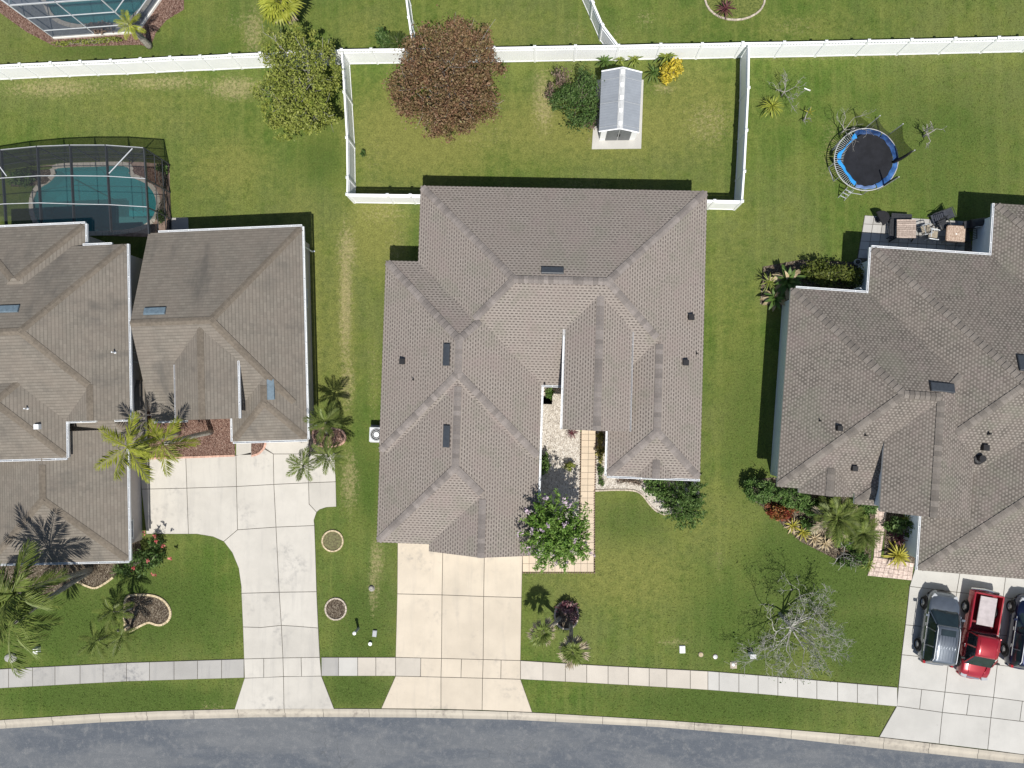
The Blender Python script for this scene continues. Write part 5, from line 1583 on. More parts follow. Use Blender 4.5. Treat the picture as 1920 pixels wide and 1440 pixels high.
# ---- right house plants
bush('hedge_shrub', 'dense olive hedge in the notch behind the right house', 'shrub', [(1560,515,.9,50,20,.7),(1600,520,.8,18,18,.6),(1530,505,.8,26,18,.6)], 4200, .14, M['leaf_hedge'], up=.9, clumps=50, hollow=.6)
root = rosette('bird_of_paradise', 'tall broad-leaved plant with withered tan leaves at the right house corner', 1475,528, 30, 1.35, 'blade_green', .9, .24, .55, (-15,75), extra='blade_straw')
rosette('bird_of_paradise', 'lower broad-leaved plant with pale dead leaves by the right house wall', 1452,560, 24, 1.05, 'blade_green', .6, .24, .55, (-15,75), extra='blade_straw')
rosette('spiky_plant', 'spiky green plant left of the withered broad-leaved plant', 1441,530, 26, .85, 'blade_lime', .7, .07, .4, (-15,70))
bush('shrub', 'round clipped green bush at the front left corner of the right house', 'shrub', [(1423,919,.8,26,24,.75)], 3600, .12, M['leaf_mid'], up=.9, clumps=40, hollow=.75, spread=.14)
bush('shrub', 'clipped green bush below the front bay of the right house', 'shrub', [(1492,934,.8,24,20,.7),(1462,928,.7,16,14,.55)], 3400, .12, M['leaf_mid'], up=.9, clumps=40, hollow=.7, spread=.15)
bush('croton', 'dark red croton in the bed of the right house', 'shrub', [(1462,965,.5,20,16,.4),(1480,955,.5,14,12,.35),(1448,955,.4,14,10,.3)], 1500, .18, M['leaf_red'], up=.8, ratio=.35)
palm('sago_palm', 'large green sago palm in the bed of the right house', (1560,960), (1568,970), 1.3, 26, 1.65, 'frond', 'frond_dry', 5, r=.2, elev=(-8,60), cat='cycad')
palm('sago_palm', 'second green sago palm beside the pink paver path', (1610,985), (1618,1000), 1.1, 22, 1.25, 'frond', r=.16, elev=(-8,60), cat='cycad')
bush('shrub', 'green bush between front bay and entry of the right house', 'shrub', [(1622,945,.9,22,18,.7)], 1700, .14, M['leaf_mid'], up=.8)
for i, (px, py, ln, mt) in enumerate([(1485,985,.75,'blade_gold'),(1504,997,.75,'blade_gold'),(1526,1008,.7,'blade_straw'),(1546,1018,.7,'blade_straw')]):
    rosette('bromeliad', ['gold strap plant at the left of the dry row in the right bed','gold strap plant beside the sago palm in the right bed','straw-dry strap plant left of the bare sticks','straw-dry strap plant at the lawn edge of the right bed'][i], px, py, 26, ln, mt, .12, .12, .5, (0,70), extra='blade_straw')
bare_tree('dead_shrub', 'pale bare sticks at the tip of the right bed', (1575,1035), 1.7, 1.1, 55, 'dead_twig', 3, .04, 4, thin=.016)
bush('shrub', 'low dark green plants at the lawn tip of the right bed', 'shrub', [(1610,1040,.5,20,18,.4),(1585,1055,.3,16,10,.25)], 1300, .18, M['leaf_dark'], ratio=.3)
bush('ferns', 'mixed green ferns filling the bed behind the sago palm', 'plant', [(1530,955,.5,26,16,.4),(1555,945,.5,30,12,.4),(1520,985,.4,20,14,.3)], 2200, .2, M['leaf_mid'], ratio=.3, up=.7)
bush('ferns', 'feathery green plants between sago palm and paver path', 'plant', [(1605,975,.6,26,20,.5),(1620,1020,.5,18,24,.4),(1590,1015,.4,22,18,.3)], 2600, .2, M['leaf_bright'], ratio=.28, up=.7)
rosette('bromeliad', 'lime spiky plant by the end of the pink paver path', 1628,1058, 22, .6, 'blade_lime', .1, .09, .5, (0,65))
rosette('bromeliad', 'big yellow-green spiky bromeliad against the right garage wall', 1682,1040, 46, 1.05, 'blade_gold', .25, .10, .5, (0,75))
rosette('cordyline', 'dark red spiky plant above the big bromeliad', 1684,1008, 26, .7, 'blade_purple', .35, .10, .5, (0,70))
bush('shrub', 'dark green shrub under the right house entry eave', 'shrub', [(1680,985,.6,20,16,.5),(1708,992,.6,12,16,.5)], 1300, .17, M['leaf_dark'], up=.6)
rosette('bromeliad', 'lime strap plant under the right house entry eave', 1697,972, 18, .55, 'blade_lime', .5, .11, .5, (0,70))
bush('weed', 'small dark weed on the middle backyard lawn', 'plant', [(681,288,.3,5,6,.25)], 160, .12, M['leaf_dark'])

# ---- turf: short tufts standing in the lawn, too many to count
def turf(n_):
    x = RNG.uniform(-36.5, 32.0, n_); y = RNG.uniform(-19.8, 25.5, n_)
    ok = inside(outer, x, y-.06)
    for lp in HARD + [PP(POOL1), PP(POOL2)]:
        xs = [q[0] for q in lp]; ys = [q[1] for q in lp]
        bb = (x > min(xs)-.1) & (x < max(xs)+.1) & (y > min(ys)-.1) & (y < max(ys)+.1)
        i = np.where(bb & ok)[0]
        ok[i] &= ~inside(lp, x[i], y[i])
    for H in (H1, H2, H3):
        c, s_ = math.cos(-H.a), math.sin(-H.a)
        lx = (x-H.o.x)*c - (y-H.o.y)*s_; ly = (x-H.o.x)*s_ + (y-H.o.y)*c
        for b_ in H.blocks: ok &= ~((lx > b_['x0']+.6) & (lx < b_['x1']-.6) & (ly > b_['y0']+.6) & (ly < b_['y1']-.6))
    x, y = x[ok], y[ok]
    C = np.stack([x, y, RNG.uniform(.006,.016,len(x))], axis=1)
    me = leaf_cloud('grass', C, .09, .5, 5.0, .4)
    V = np.empty(len(me.vertices)*3); me.vertices.foreach_get('co', V); V = V.reshape(-1,3)
    lawn_wear(me, V[:,:2])
    g_ = obj('grass', me, M['turf'])
    tag(g_, 'short turf blades standing in the lawns', 'grass', kind='stuff')
turf(120000)
# ------------------------------------------------------------------ vehicles
def paint(name, c, metal=.35):
    t = NT(name)
    t.p.inputs['Coat Weight'].default_value = .8; t.p.inputs['Coat Roughness'].default_value = .05
    f = t.noise(t.pos(), 3, 4)
    return t.done(t.mix(t.smooth(f,.3,.7), mul(c,.92), mul(c,1.06)), .28, .5, metal)
M['tyre'] = pmat('tyre_rubber', (.014,.014,.015), .85, .2, 20)
M['rim'] = pmat('alloy_rim', (.45,.46,.48), .3, .08, 10, spec=.5, metal=.6)
M['lamp'] = pmat('headlamp_glass', (.38,.40,.42), .1, .05, 5, spec=.6)
M['tail'] = pmat('tail_lamp', (.30,.012,.015), .15, .1, 5, spec=.6)
M['car_glass'] = pmat('car_glass', (.018,.030,.034), .05, .2, 2.0, spec=.7)
M['rib_grey'] = pmat('roof_rib_grey', (.36,.39,.43), .3, .05, 6, metal=.5)
M['chrome'] = pmat('chrome', (.7,.71,.72), .15, .03, 5, metal=.9)

def loft(secs, cap=True):
    mb = MB(); m = len(secs[0])
    for s in secs: mb.v += [tuple(p) for p in s]
    for i in range(len(secs)-1):
        for j in range(m-1): mb.f.append((i*m+j, i*m+j+1, (i+1)*m+j+1, (i+1)*m+j))
        mb.f.append((i*m+m-1, i*m, (i+1)*m, (i+1)*m+m-1))
    if cap:
        mb.f.append(tuple(range(m-1,-1,-1))); mb.f.append(tuple((len(secs)-1)*m+j for j in range(m)))
    return mb

def body_sec(y, w, t, zb=.27):
    r_ = [(-w*.90,zb),(-w*.985,zb+.12),(-w,.55*t+.12),(-w*.99,t*.80+.04),(-w*.955,t*.94),(-w*.86,t*.995),(-w*.45,t+.022),(0,t+.03)]
    return [(x,y,z) for x,z in r_] + [(-x,y,z) for x,z in r_[-2::-1]]

def wheel_part(root, x, y, r=.35, w=.23, side=1):
    wh = MB()
    n_ = 22
    for xx, rr in ((-w/2,r*.62),(-w/2,r*.9),(-w/2+.03,r),(w/2-.03,r),(w/2,r*.9),(w/2,r*.62)):
        for k in range(n_):
            a = 2*math.pi*k/n_; wh.v.append((x+xx, y+rr*math.cos(a), r+rr*math.sin(a)))
    for i in range(5):
        for k in range(n_):
            k2 = (k+1) % n_; wh.f.append((i*n_+k, i*n_+k2, (i+1)*n_+k2, (i+1)*n_+k))
    o = obj('wheel', wh, M['tyre'], root, smooth=True)
    rim = MB()
    for s in (1,-1):
        xo = x + s*w*.36
        ring_ = [(xo, y+r*.62*math.cos(2*math.pi*k/n_), r+r*.62*math.sin(2*math.pi*k/n_)) for k in range(n_)]
        rim.add(ring_ + [(xo-s*.06, y+r*.52*math.cos(2*math.pi*k/n_), r+r*.52*math.sin(2*math.pi*k/n_)) for k in range(n_)], [(k,(k+1)%n_,n_+(k+1)%n_,n_+k) for k in range(n_)])
        for k in range(5):
            a = 2*math.pi*k/5; ca, sa = math.cos(a), math.sin(a); q = .045
            rim.add([(xo+s*.005, y-sa*q, r+ca*q),(xo+s*.005, y+sa*q, r-ca*q),(xo-s*.02, y+ca*r*.6+sa*q*1.5, r+sa*r*.6-ca*q*1.5),(xo-s*.02, y+ca*r*.6-sa*q*1.5, r+sa*r*.6+ca*q*1.5)], [(0,1,2,3)])
        rim.lathe([(0.05,-.0),(0.05,.0)], (x,y,r), 3) if False else None
    obj('rim', rim, M['rim'], o)
    disc = MB()
    for s in (1,-1):
        xo = x + s*w*.25
        disc.add([(xo, y+r*.6*math.cos(2*math.pi*k/n_), r+r*.6*math.sin(2*math.pi*k/n_)) for k in range(n_)], [tuple(range(n_))])
    obj('hub', disc, M['dark_metal'], o)

def pose(rear_px, front_px, side_off, z=.35):
    """from the two visible wheel centres of one side: middle of the car and its heading"""
    a = W(*rear_px, z); c = W(*front_px, z); d = (c-a); d.z = 0; u = d.normalized()
    right = Vector((u.y,-u.x,0)); m_ = (a+c)/2 + right*side_off; m_.z = 0
    return m_, math.atan2(-u.x, u.y), d.length

def suv(name, label, rear_px, front_px, col, ribs=True, Lc=4.25, H=1.66):
    m_, rz, wb = pose(rear_px, front_px, .80)
    root = thing(name, label, 'car', (m_.x,m_.y,.05), rz)
    pm = paint(name+'_paint', col, .6)
    hb = Lc/2
    st = [(-hb,.62,.60),(-hb+.04,.76,.86),(-hb+.16,.86,.98),(-hb+.5,.915,1.03),(-.9,.935,1.05),(.2,.935,1.04),(.75,.93,1.02),(1.05,.925,1.0),(1.45,.905,.965),(hb-.55,.865,.915),(hb-.30,.79,.85),(hb-.14,.69,.76),(hb-.04,.56,.64),(hb,.42,.50)]
    b_ = obj('body', loft([body_sec(*s) for s in st]), pm, root, smooth=True)
    # greenhouse glass
    zb, zt = 1.0, H-.05
    def gsec(y, w0, w1, z0, z1): return [(-w0,y,z0),(-w1*1.03,y,z1-.08),(-w1*.9,y,z1),(0,y,z1+.02),(w1*.9,y,z1),(w1*1.03,y,z1-.08),(w0,y,z0)]
    rear = -hb+.10; gl = loft([gsec(rear,.80,.78,.96,1.0), gsec(rear+.22,.83,.68,.97,zt-.14), gsec(rear+.45,.85,.67,.98,zt), gsec(-.6,.86,.68,.98,zt+.02), gsec(.25,.86,.66,.98,zt-.02), gsec(.42,.86,.64,.98,zt-.10), gsec(1.12,.82,.78,.97,1.0)])
    obj('window_glass', gl, M['car_glass'], root, smooth=False)
    # roof skin
    def rsec(y, w, z): return [(-w,y,z-.05),(-w*.97,y,z+.004),(-w*.6,y,z+.024),(0,y,z+.03),(w*.6,y,z+.024),(w*.97,y,z+.004),(w,y,z-.05)]
    rf = obj('roof', loft([rsec(rear+.16,.63,zt-.10), rsec(rear+.35,.66,zt), rsec(-.6,.67,zt+.022), rsec(.22,.65,zt-.01), rsec(.36,.62,zt-.07)]), pm, root, smooth=True)
    if ribs:
        rb = MB()
        for k in range(7):
            x = -.48+.16*k; rb.tube([(x,rear+.42,zt+.012),(x,-.7,zt+.036),(x,-.2,zt+.02)], .022, 5)
        obj('roof_rib', rb, pm, rf, smooth=True)
    obj('sunroof', MB().prism([(-.42,-.20),(.42,-.20),(.42,.16),(-.42,.16)], zt+.0, zt+.045, .01), M['car_glass'], rf)
    for s in (-1,1):
        obj('roof_rail', MB().tube([(s*.66,rear+.3,zt-.02),(s*.64,rear+.45,zt+.07),(s*.645,-.4,zt+.09),(s*.63,.15,zt+.06),(s*.64,.3,zt-.03)], .024, 5), M['alu'], root)
        for q_ in ([(s*.865,.98,1.0),(s*.70,.40,zt-.09)], [(s*.875,.0,1.0),(s*.70,-.05,zt-.05)], [(s*.87,-1.0,1.0),(s*.70,-.95,zt-.05)]):
            obj('pillar', MB().tube(q_, .035, 4), pm, root)
        obj('mirror', MB().obox((s*1.04,.72,1.06), (.20,.12,.15)), pm, root)
        obj('headlight', MB().obox((s*.63,hb-.30,.79), (.20,.30,.12), s*.55), M['lamp'], root)
        obj('tail_light', MB().obox((s*.80,-hb+.10,.92), (.14,.16,.22)), M['tail'], root)
        obj('side_trim', MB().box(min(s*.92,s*.95),-1.4,1.02,max(s*.92,s*.95),.9,1.05), M['chrome'], root)
        for k, y in enumerate((.15,-.85)): obj('door_handle', MB().obox((s*.945,y,.92),(.04,.2,.035)), M['chrome'], root)
        for y in (-wb/2, wb/2):
            wheel_part(root, s*.87, y)
            arch = MB(); n_ = 14
            ar = [(s*.945, y+.42*math.cos(math.pi*k/n_), .33+.42*math.sin(math.pi*k/n_)) for k in range(n_+1)]
            arch.add(ar + [(s*.70,p[1],p[2]) for p in ar], [(k,k+1,n_+2+k,n_+1+k) for k in range(n_)] )
            arch.add(ar, [tuple(range(n_+1))])
            obj('wheel_arch', arch, M['black_plastic'], root)
    obj('grille', MB().box(-.38,hb-.07,.5,.38,hb+.0,.66), M['black_plastic'], root)
    obj('front_bumper', MB().tube([(-.76,hb-.32,.42),(-.5,hb-.10,.42),(0,hb-.03,.42),(.5,hb-.10,.42),(.76,hb-.32,.42)], .10, 6), M['black_plastic'], root, smooth=True)
    obj('rear_bumper', MB().tube([(-.82,-hb+.12,.48),(-.55,-hb-.02,.48),(0,-hb-.05,.48),(.55,-hb-.02,.48),(.82,-hb+.12,.48)], .10, 6), pm, root, smooth=True)
    wp = MB(); wp.tube([(-.5,1.10,1.05),(.1,.95,1.14)], .012, 4); wp.tube([(.0,1.10,1.06),(.55,.92,1.14)], .012, 4)
    obj('wiper', wp, M['black_plastic'], root)
    return root
suv('parked_suv', 'silver-grey sport utility car with roof rails, leftmost on the right driveway', (1724,1208), (1735,1130), (.15,.172,.20))
suv('parked_suv', 'blue car cut off by the right edge of the picture', (1886,1217.5), (1898,1137), (.006,.012,.045), ribs=False, H=1.5)

def pickup():
    m_, rz, wb = pose((1812,1137), (1795.5,1235), -.78)
    root = thing('pickup_truck', 'red pickup truck with a pale board in its open bed', 'pickup truck', (m_.x,m_.y,.05), rz)
    pm = paint('pickup_red', (.33,.012,.022), .25)
    fy = wb/2 + .85; ry = -wb/2 - 1.05; cab0 = -.35
    st = [(cab0,.86,.98),(cab0+.5,.875,1.0),(.9,.875,1.0),(1.15,.865,.99),(fy-.5,.84,.93),(fy-.2,.80,.84),(fy-.06,.70,.70),(fy,.60,.55)]
    obj('body', loft([body_sec(*s) for s in st]), pm, root, smooth=True)
    # bed
    wl = .09
    for s in (-1,1):
        prof = [(s*.80,.40),(s*.875,.50),(s*.885,.80),(s*.87,.98),(s*.84,1.02),(s*.77,1.01),(s*.76,.62)]
        mb = loft([[(x,y,z) for x,z in prof] for y in (ry,ry+.1,cab0-.02)])
        obj('bed_side', mb, pm, root)
    obj('tailgate', MB().prism([(-.80,ry-.02),(.80,ry-.02),(.80,ry+.07),(-.80,ry+.07)], .55, 1.0, .02), pm, root)
    obj('bed_floor', MB().box(-.77,ry+.05,.55,.77,cab0,.62), pmat('bed_liner_red', (.16,.012,.018), .5, .15), root)
    obj('front_bed_wall', MB().box(-.77,cab0-.07,.6,.77,cab0-.01,.99), pm, root)
    bd = MB().prism([(-.50,ry+.16),(.46,ry+.16),(.46,cab0-.42),(-.50,cab0-.42)], .90, .955, .01)
    for k in range(3): bd.box(-.48, ry+.45+.5*k, .955, .44, ry+.47+.5*k, .963)
    bo = obj('bed_board', bd, pmat('pale_board', (.42,.38,.385), .6, .10, 3), root)
    bo['label'] = 'pale panel lying in the pickup bed'
    obj('rear_bumper', MB().tube([(-.80,ry-.06,.52),(0,ry-.13,.52),(.80,ry-.06,.52)], .09, 6), M['chrome'], root, smooth=True)
    # cab
    zt = 1.62
    def gsec(y, w0, w1, z1): return [(-w0,y,.97),(-w1*1.03,y,z1-.07),(-w1*.9,y,z1),(0,y,z1+.02),(w1*.9,y,z1),(w1*1.03,y,z1-.07),(w0,y,.97)]
    obj('window_glass', loft([gsec(cab0+.02,.80,.78,1.0), gsec(cab0+.10,.80,.66,zt-.10), gsec(cab0+.2,.80,.65,zt), gsec(.75,.80,.64,zt), gsec(.95,.80,.62,zt-.10), gsec(1.58,.78,.74,1.0)]), M['car_glass'], root)
    def rsec(y, w, z): return [(-w,y,z-.06),(-w*.97,y,z+.004),(-w*.6,y,z+.026),(0,y,z+.032),(w*.6,y,z+.026),(w*.97,y,z+.004),(w,y,z-.06)]
    rf = obj('roof', loft([rsec(cab0+.03,.64,zt-.10), rsec(cab0+.16,.66,zt), rsec(.3,.66,zt+.02), rsec(.78,.645,zt), rsec(.92,.62,zt-.07)]), pm, root, smooth=True)
    rb = MB()
    for k in range(8):
        x = -.49+.14*k; rb.tube([(x,cab0+.25,zt+.018),(x,.2,zt+.034),(x,.68,zt+.022)], .016, 5)
    obj('roof_rib', rb, pm, rf, smooth=True)  # ribs added to the cab roof for the glints they catch
    for s in (-1,1):
        for q_ in ([(s*.80,1.5,1.0),(s*.68,.95,zt-.08)], [(s*.80,.45,1.0),(s*.69,.42,zt-.04)], [(s*.80,cab0+.05,1.0),(s*.68,cab0+.1,zt-.08)]):
            obj('pillar', MB().tube(q_, .04, 4), pm, root)
        obj('mirror', MB().obox((s*1.0,1.25,1.06), (.22,.10,.16)), M['black_plastic'], root)
        obj('headlight', MB().obox((s*.60,fy-.12,.74), (.34,.20,.16), -s*.25), M['lamp'], root)
        obj('tail_light', MB().obox((s*.82,ry+.02,.78), (.10,.10,.30)), M['tail'], root)
        obj('door_handle', MB().obox((s*.885,.55,.90),(.04,.2,.04)), M['chrome'], root)
        for y in (-wb/2, wb/2):
            wheel_part(root, s*.82, y, .36)
            arch = MB(); n_ = 14
            ar = [(s*.892, y+.43*math.cos(math.pi*k/n_), .34+.43*math.sin(math.pi*k/n_)) for k in range(n_+1)]
            arch.add(ar, [tuple(range(n_+1))]); arch.add(ar + [(s*.66,p[1],p[2]) for p in ar], [(k,k+1,n_+2+k,n_+1+k) for k in range(n_)])
            obj('wheel_arch', arch, M['black_plastic'], root)
    obj('grille', MB().box(-.36,fy-.05,.52,.36,fy+.02,.72), M['chrome'], root)
    obj('front_bumper', MB().tube([(-.78,fy-.18,.42),(-.5,fy,.42),(0,fy+.05,.42),(.5,fy,.42),(.78,fy-.18,.42)], .10, 6), pm, root, smooth=True)
    hr = MB()
    for s in (-1,1): hr.tube([(s*.52,1.6,1.005),(s*.46,fy-.5,.955),(s*.40,fy-.25,.88)], .02, 4)
    obj('hood_crease', hr, pm, root, smooth=True)
    wp = MB(); wp.tube([(-.5,1.52,1.05),(.05,1.36,1.14)], .012, 4); wp.tube([(.0,1.52,1.06),(.5,1.34,1.14)], .012, 4)
    obj('wiper', wp, M['black_plastic'], root)
pickup()

# ------------------------------------------------------------------ trampoline
def trampoline():
    zt = .88
    c = W(1624,299,zt); Rr = 58.0*(CAM_H-zt)/F_PX
    root = thing('trampoline', 'round blue trampoline with torn pad and drooping safety net', 'trampoline', (c.x,c.y,0))
    n_ = 40
    P = lambda a, r_, z=zt: Vector((r_*math.cos(a), r_*math.sin(a), z))
    fr = MB(); pts = [P(2*math.pi*k/n_, Rr) for k in range(n_+1)]; fr.tube(pts, .032, 6, cap=False)
    obj('frame', fr, M['alu_dull'], root, smooth=True)
    # mat, pulled out of round on the torn side
    def mr(a): return Rr*(.86 - .18*max(0, math.cos(a-R(165)))**2 - .03*math.cos(3*a))
    mt = MB(); mt.v.append((.03,0,zt-.10)); m = 48
    for j, f in enumerate((.5,1.0)):
        for k in range(m):
            a = 2*math.pi*k/m; mt.v.append(tuple(P(a, mr(a)*f, zt-.10+.09*f)))
    for k in range(m): mt.f.append((0,1+k,1+(k+1)%m)); mt.f.append((1+k,1+m+k,1+m+(k+1)%m,1+(k+1)%m))
    obj('jumping_mat', mt, pmat('trampoline_mat', (.013,.014,.018), .6, .25, 2), root, smooth=True)
    # blue pad in separate sagging lengths
    blue = pmat('pad_blue', (.016,.06,.19), .5, .25, 3, c2=(.045,.13,.33), rnd=.2)
    blue_shaded = pmat('pad_blue_shaded', (.010,.030,.10), .5, .25, 3, c2=(.025,.075,.21), rnd=.2)  # same pad, darker: the net's shadow put into its colour
    cyan = pmat('pad_cyan', (.03,.26,.62), .45, .15, 3)
    def pad(a0, a1, r_in, r_out, mat_, tw=0.0):
        mb = MB(); N = 12
        for k in range(N+1):
            t = k/N; a = R(a0+(a1-a0)*t)
            ri = r_in(t)*Rr; ro = r_out(t)*Rr; wob = .02*math.sin(t*17)
            mb.v += [tuple(P(a,ri+wob,zt+.01+.03*math.sin(t*9))), tuple(P(a,(ri+ro)/2,zt+.055+.02*math.sin(t*13))), tuple(P(a,ro+wob,zt+.03))]
        for k in range(N):
            for j in range(2): mb.f.append((3*k+j,3*k+j+1,3*k+4+j,3*k+3+j))
        obj('pad', mb, mat_, root, smooth=True)
    pad(-70,-5, lambda t:.83, lambda t:.985, blue); pad(-3,58, lambda t:.82, lambda t:.98, blue_shaded); pad(60,112, lambda t:.82, lambda t:.975, blue_shaded)
    pad(-112,-72, lambda t:.85, lambda t:.96, pmat('pad_pale', (.12,.19,.36), .45, .2, 5))
    pad(112,178, lambda t:.74+.0*t+.16*max(0,t-.6), lambda t:.92-.16*math.sin(math.pi*min(1,t*1.15))+.0*t, cyan)
    pad(180,246, lambda t:.80-.10*math.sin(math.pi*t), lambda t:.93-.14*math.sin(math.pi*t), cyan)
    sp = MB()
    for k in range(34):
        a = R(118 + 130*k/33); sp.tube([P(a,Rr*.99,zt-.01), P(a,mr(a)*.98,zt-.02)], .016, 4)
    o = obj('springs', sp, M['grey_metal'], root); o['kind'] = 'stuff'
    for a in (20, 80, 140, 200, 260, 320):
        mb = MB(); p = P(R(a-13),Rr); q = P(R(a+13),Rr); p0 = p.copy(); q0 = q.copy(); p0.z = q0.z = .04
        mb.tube([p,p0,q0,q], .028, 6); obj('leg', mb, M['grey_metal'], root)
    poles = {90:1.75, 48:1.75, -3:1.75, -58:1.75, 118:.45, 186:.5}
    for a, h in poles.items():
        b_ = P(R(a),Rr+.05); mb = MB().tube([(b_.x,b_.y,.1),(b_.x,b_.y,zt+h)], .022, 6); mb.tube([(b_.x,b_.y,zt+h),(b_.x,b_.y,zt+h+.06)], .035, 6)
        po = obj('net_pole', mb, M['alu_dull'], root)
    # net: one panel still up, one slumped round its pole
    mb = MB(); N = 8
    for k in range(N+1):
        t = k/N; a = R(48-51*t); s = math.sin(math.pi*t)
        lo = P(a, Rr*(1.0+.00*s), zt+.02); hi = P(a, Rr*(1.03-.10*s), zt+1.68-.42*s)
        mb.v += [tuple(lo), tuple((lo+hi)/2), tuple(hi)]
    for k in range(N):
        for j in range(2): mb.f.append((3*k+j,3*k+j+1,3*k+4+j,3*k+3+j))
    obj('safety_net', mb, M['net'], root)
    mb = MB(); N = 6
    for k in range(N+1):
        t = k/N; a = R(90-42*t); lo = P(a,Rr,zt+.02); hi = P(a,Rr*1.02,zt+1.6*(1-t)**2+.35*t)
        mb.v += [tuple(lo), tuple(hi)]
    for k in range(N): mb.f.append((2*k,2*k+1,2*k+3,2*k+2))
    obj('safety_net', mb, M['net'], root)
    b_ = P(R(-3),Rr); d_ = P(R(-58),Rr)
    obj('bunched_net', MB().tube([b_+Vector((-.3,-.1,0)), b_+Vector((0,0,.4)), b_+Vector((.02,0,1.0)), b_+Vector((0,0,1.6))], [.10,.09,.08,.05], 6), M['black_plastic'], root, smooth=True)
    obj('bunched_net', MB().tube([d_+Vector((0,0,.1)), d_+Vector((.02,.05,.8)), d_+Vector((0,.02,1.65))], [.06,.05,.04], 6), M['black_plastic'], root, smooth=True)
    ld = MB(); e = P(R(242),Rr+.12)
    u = Vector((math.cos(R(242)),math.sin(R(242)),0)); s_ = Vector((-u.y,u.x,0))*.2
    for k in range(3):
        q = e+u*(.08+.12*k); z = .7-.25*k; ld.tube([(q.x-s_.x,q.y-s_.y,z),(q.x+s_.x,q.y+s_.y,z)], .035, 4)
    for s in (-1,1): ld.tube([(e.x+s*s_.x,e.y+s*s_.y,zt),(e.x+u.x*.42+s*s_.x,e.y+u.y*.42+s*s_.y,.03)], .022, 4)
    obj('ladder', ld, M['grey_metal'], root)
trampoline()

# ------------------------------------------------------------------ patio behind the right house
PA = H3.a
pt = base('patio', 'grey stone-slab patio behind the right house', 'patio', [(1621,404),(1812,415),(1830,500),(1606,490)], M['joint'], .02)
q = [(1621,404),(1812,415),(1806,492),(1608,484)]
f = lambda u, v: mid(mid(q[0],q[1],u), mid(q[3],q[2],u), v)
NU, NV = 11, 5
for i in range(NU):
    for j in range(NV):
        slab(pt, [f(i/NU,j/NV), f((i+1)/NU,j/NV), f((i+1)/NU,(j+1)/NV), f(i/NU,(j+1)/NV)], M['patio_stone'], 'patio_slab', .045, .014)

def local(name, label, cat, px, py, rz, z=.045, group=None):
    p = W(px, py, z); return thing(name, label, cat, (p.x,p.y,z), rz, group)
wood = pmat('weathered_slat', (.34,.27,.23), .8, .2, 9, c2=(.46,.38,.33), rnd=.12)
# slatted table with two benches
t_ = local('picnic_table', 'square weathered slat table on the patio', 'table', 1688,434, PA+.06)
for k in range(9): obj('slat', MB().box(-.56,-.56+.125*k,.70,.56,-.56+.125*k+.108,.735), wood, t_)
obj('apron', MB().box(-.50,-.50,.60,.50,.50,.69), M['bark'], t_)
for sx in (-1,1):
    for sy in (-1,1): obj('leg', MB().tube([(sx*.48,sy*.48,.69),(sx*.66,sy*.62,0)], .045, 5), M['dark_metal'], t_)
for (px, py, rz, lb) in ((1684,409,PA,'dark bench behind the slat table'),(1667,432,PA+1.57,'dark bench left of the slat table')):
    b_ = local('bench', lb, 'bench', px, py, rz)
    for k in range(3): obj('slat', MB().box(-.60,-.16+.11*k,.40,.60,-.06+.11*k,.435), M['dark_metal'], b_)
    for sx in (-1,1):
        for sy in (-.11,.11): obj('leg', MB().box(sx*.52-.025,sy-.025,0,sx*.52+.025,sy+.025,.40), M['dark_metal'], b_)
# tan table
t_ = local('patio_table', 'tan mosaic square patio table with rounded sides', 'table', 1780,444, PA)
N = 28; poly = []
for k in range(N):
    a = 2*math.pi*k/N; e = .27; poly.append((.56*math.copysign(abs(math.cos(a))**e, math.cos(a)), .50*math.copysign(abs(math.sin(a))**e, math.sin(a))))
obj('table_top', MB().prism(poly, .68, .73, .015), mulch('mosaic_top', [(0,(.28,.20,.15)),(.5,(.40,.30,.24)),(1,(.52,.42,.34))], 26, .1), t_)
obj('rim', MB().prism([(x*1.04,y*1.04) for x,y in poly], .66, .70), pmat('table_rim', (.30,.20,.14), .6, .1), t_)
obj('umbrella_hole', MB().lathe([(.05,.70),(.05,.745)], (0,0,0), 10), M['white_paint'], t_)
for sx in (-1,1):
    for sy in (-1,1): obj('leg', MB().tube([(sx*.36,sy*.32,.67),(sx*.44,sy*.40,0)], .03, 5), M['bark'], t_)
def chair(label, px, py, rz, frame, seat, cat='chair'):
    c_ = local('patio_chair', label, cat, px, py, rz)
    obj('seat', MB().prism([(-.26,-.26),(.26,-.26),(.26,.26),(-.26,.26)], .40, .45, .015), seat, c_)
    mb = MB()
    for k in range(6): mb.tube([(-.25+.1*k,.27,.46),(-.25+.1*k,.36,.95)], .014, 4)
    mb.tube([(-.28,.36,.96),(.28,.36,.96)], .024, 4)
    obj('backrest', mb, frame, c_)
    for s in (-1,1):
        obj('armrest', MB().tube([(s*.29,.30,.66),(s*.30,0,.68),(s*.29,-.26,.64)], .028, 5), frame, c_)
        for sy in (-.25,.25): obj('leg', MB().tube([(s*.27,sy,.66 if sy<0 else .45),(s*.28,sy*1.1,0)], .02, 5), frame, c_)
    return c_
M['seat_tan'] = pmat('seat_tan', (.30,.26,.20), .8, .15)
chair('metal chair with tan seat left of the tan table', 1742,444, PA+1.5, M['alu'], M['seat_tan'])
chair('metal chair with open slats between the two patio tables', 1729,434, PA+1.9, M['grey_metal'], M['seat_tan'])
chair('dark chair at the upper left of the tan table', 1760,424, PA+.5, M['dark_metal'], M['dark_metal'])
chair('dark chair in shade right of the tan table', 1802,446, PA-1.5, M['dark_metal'], M['dark_metal'])
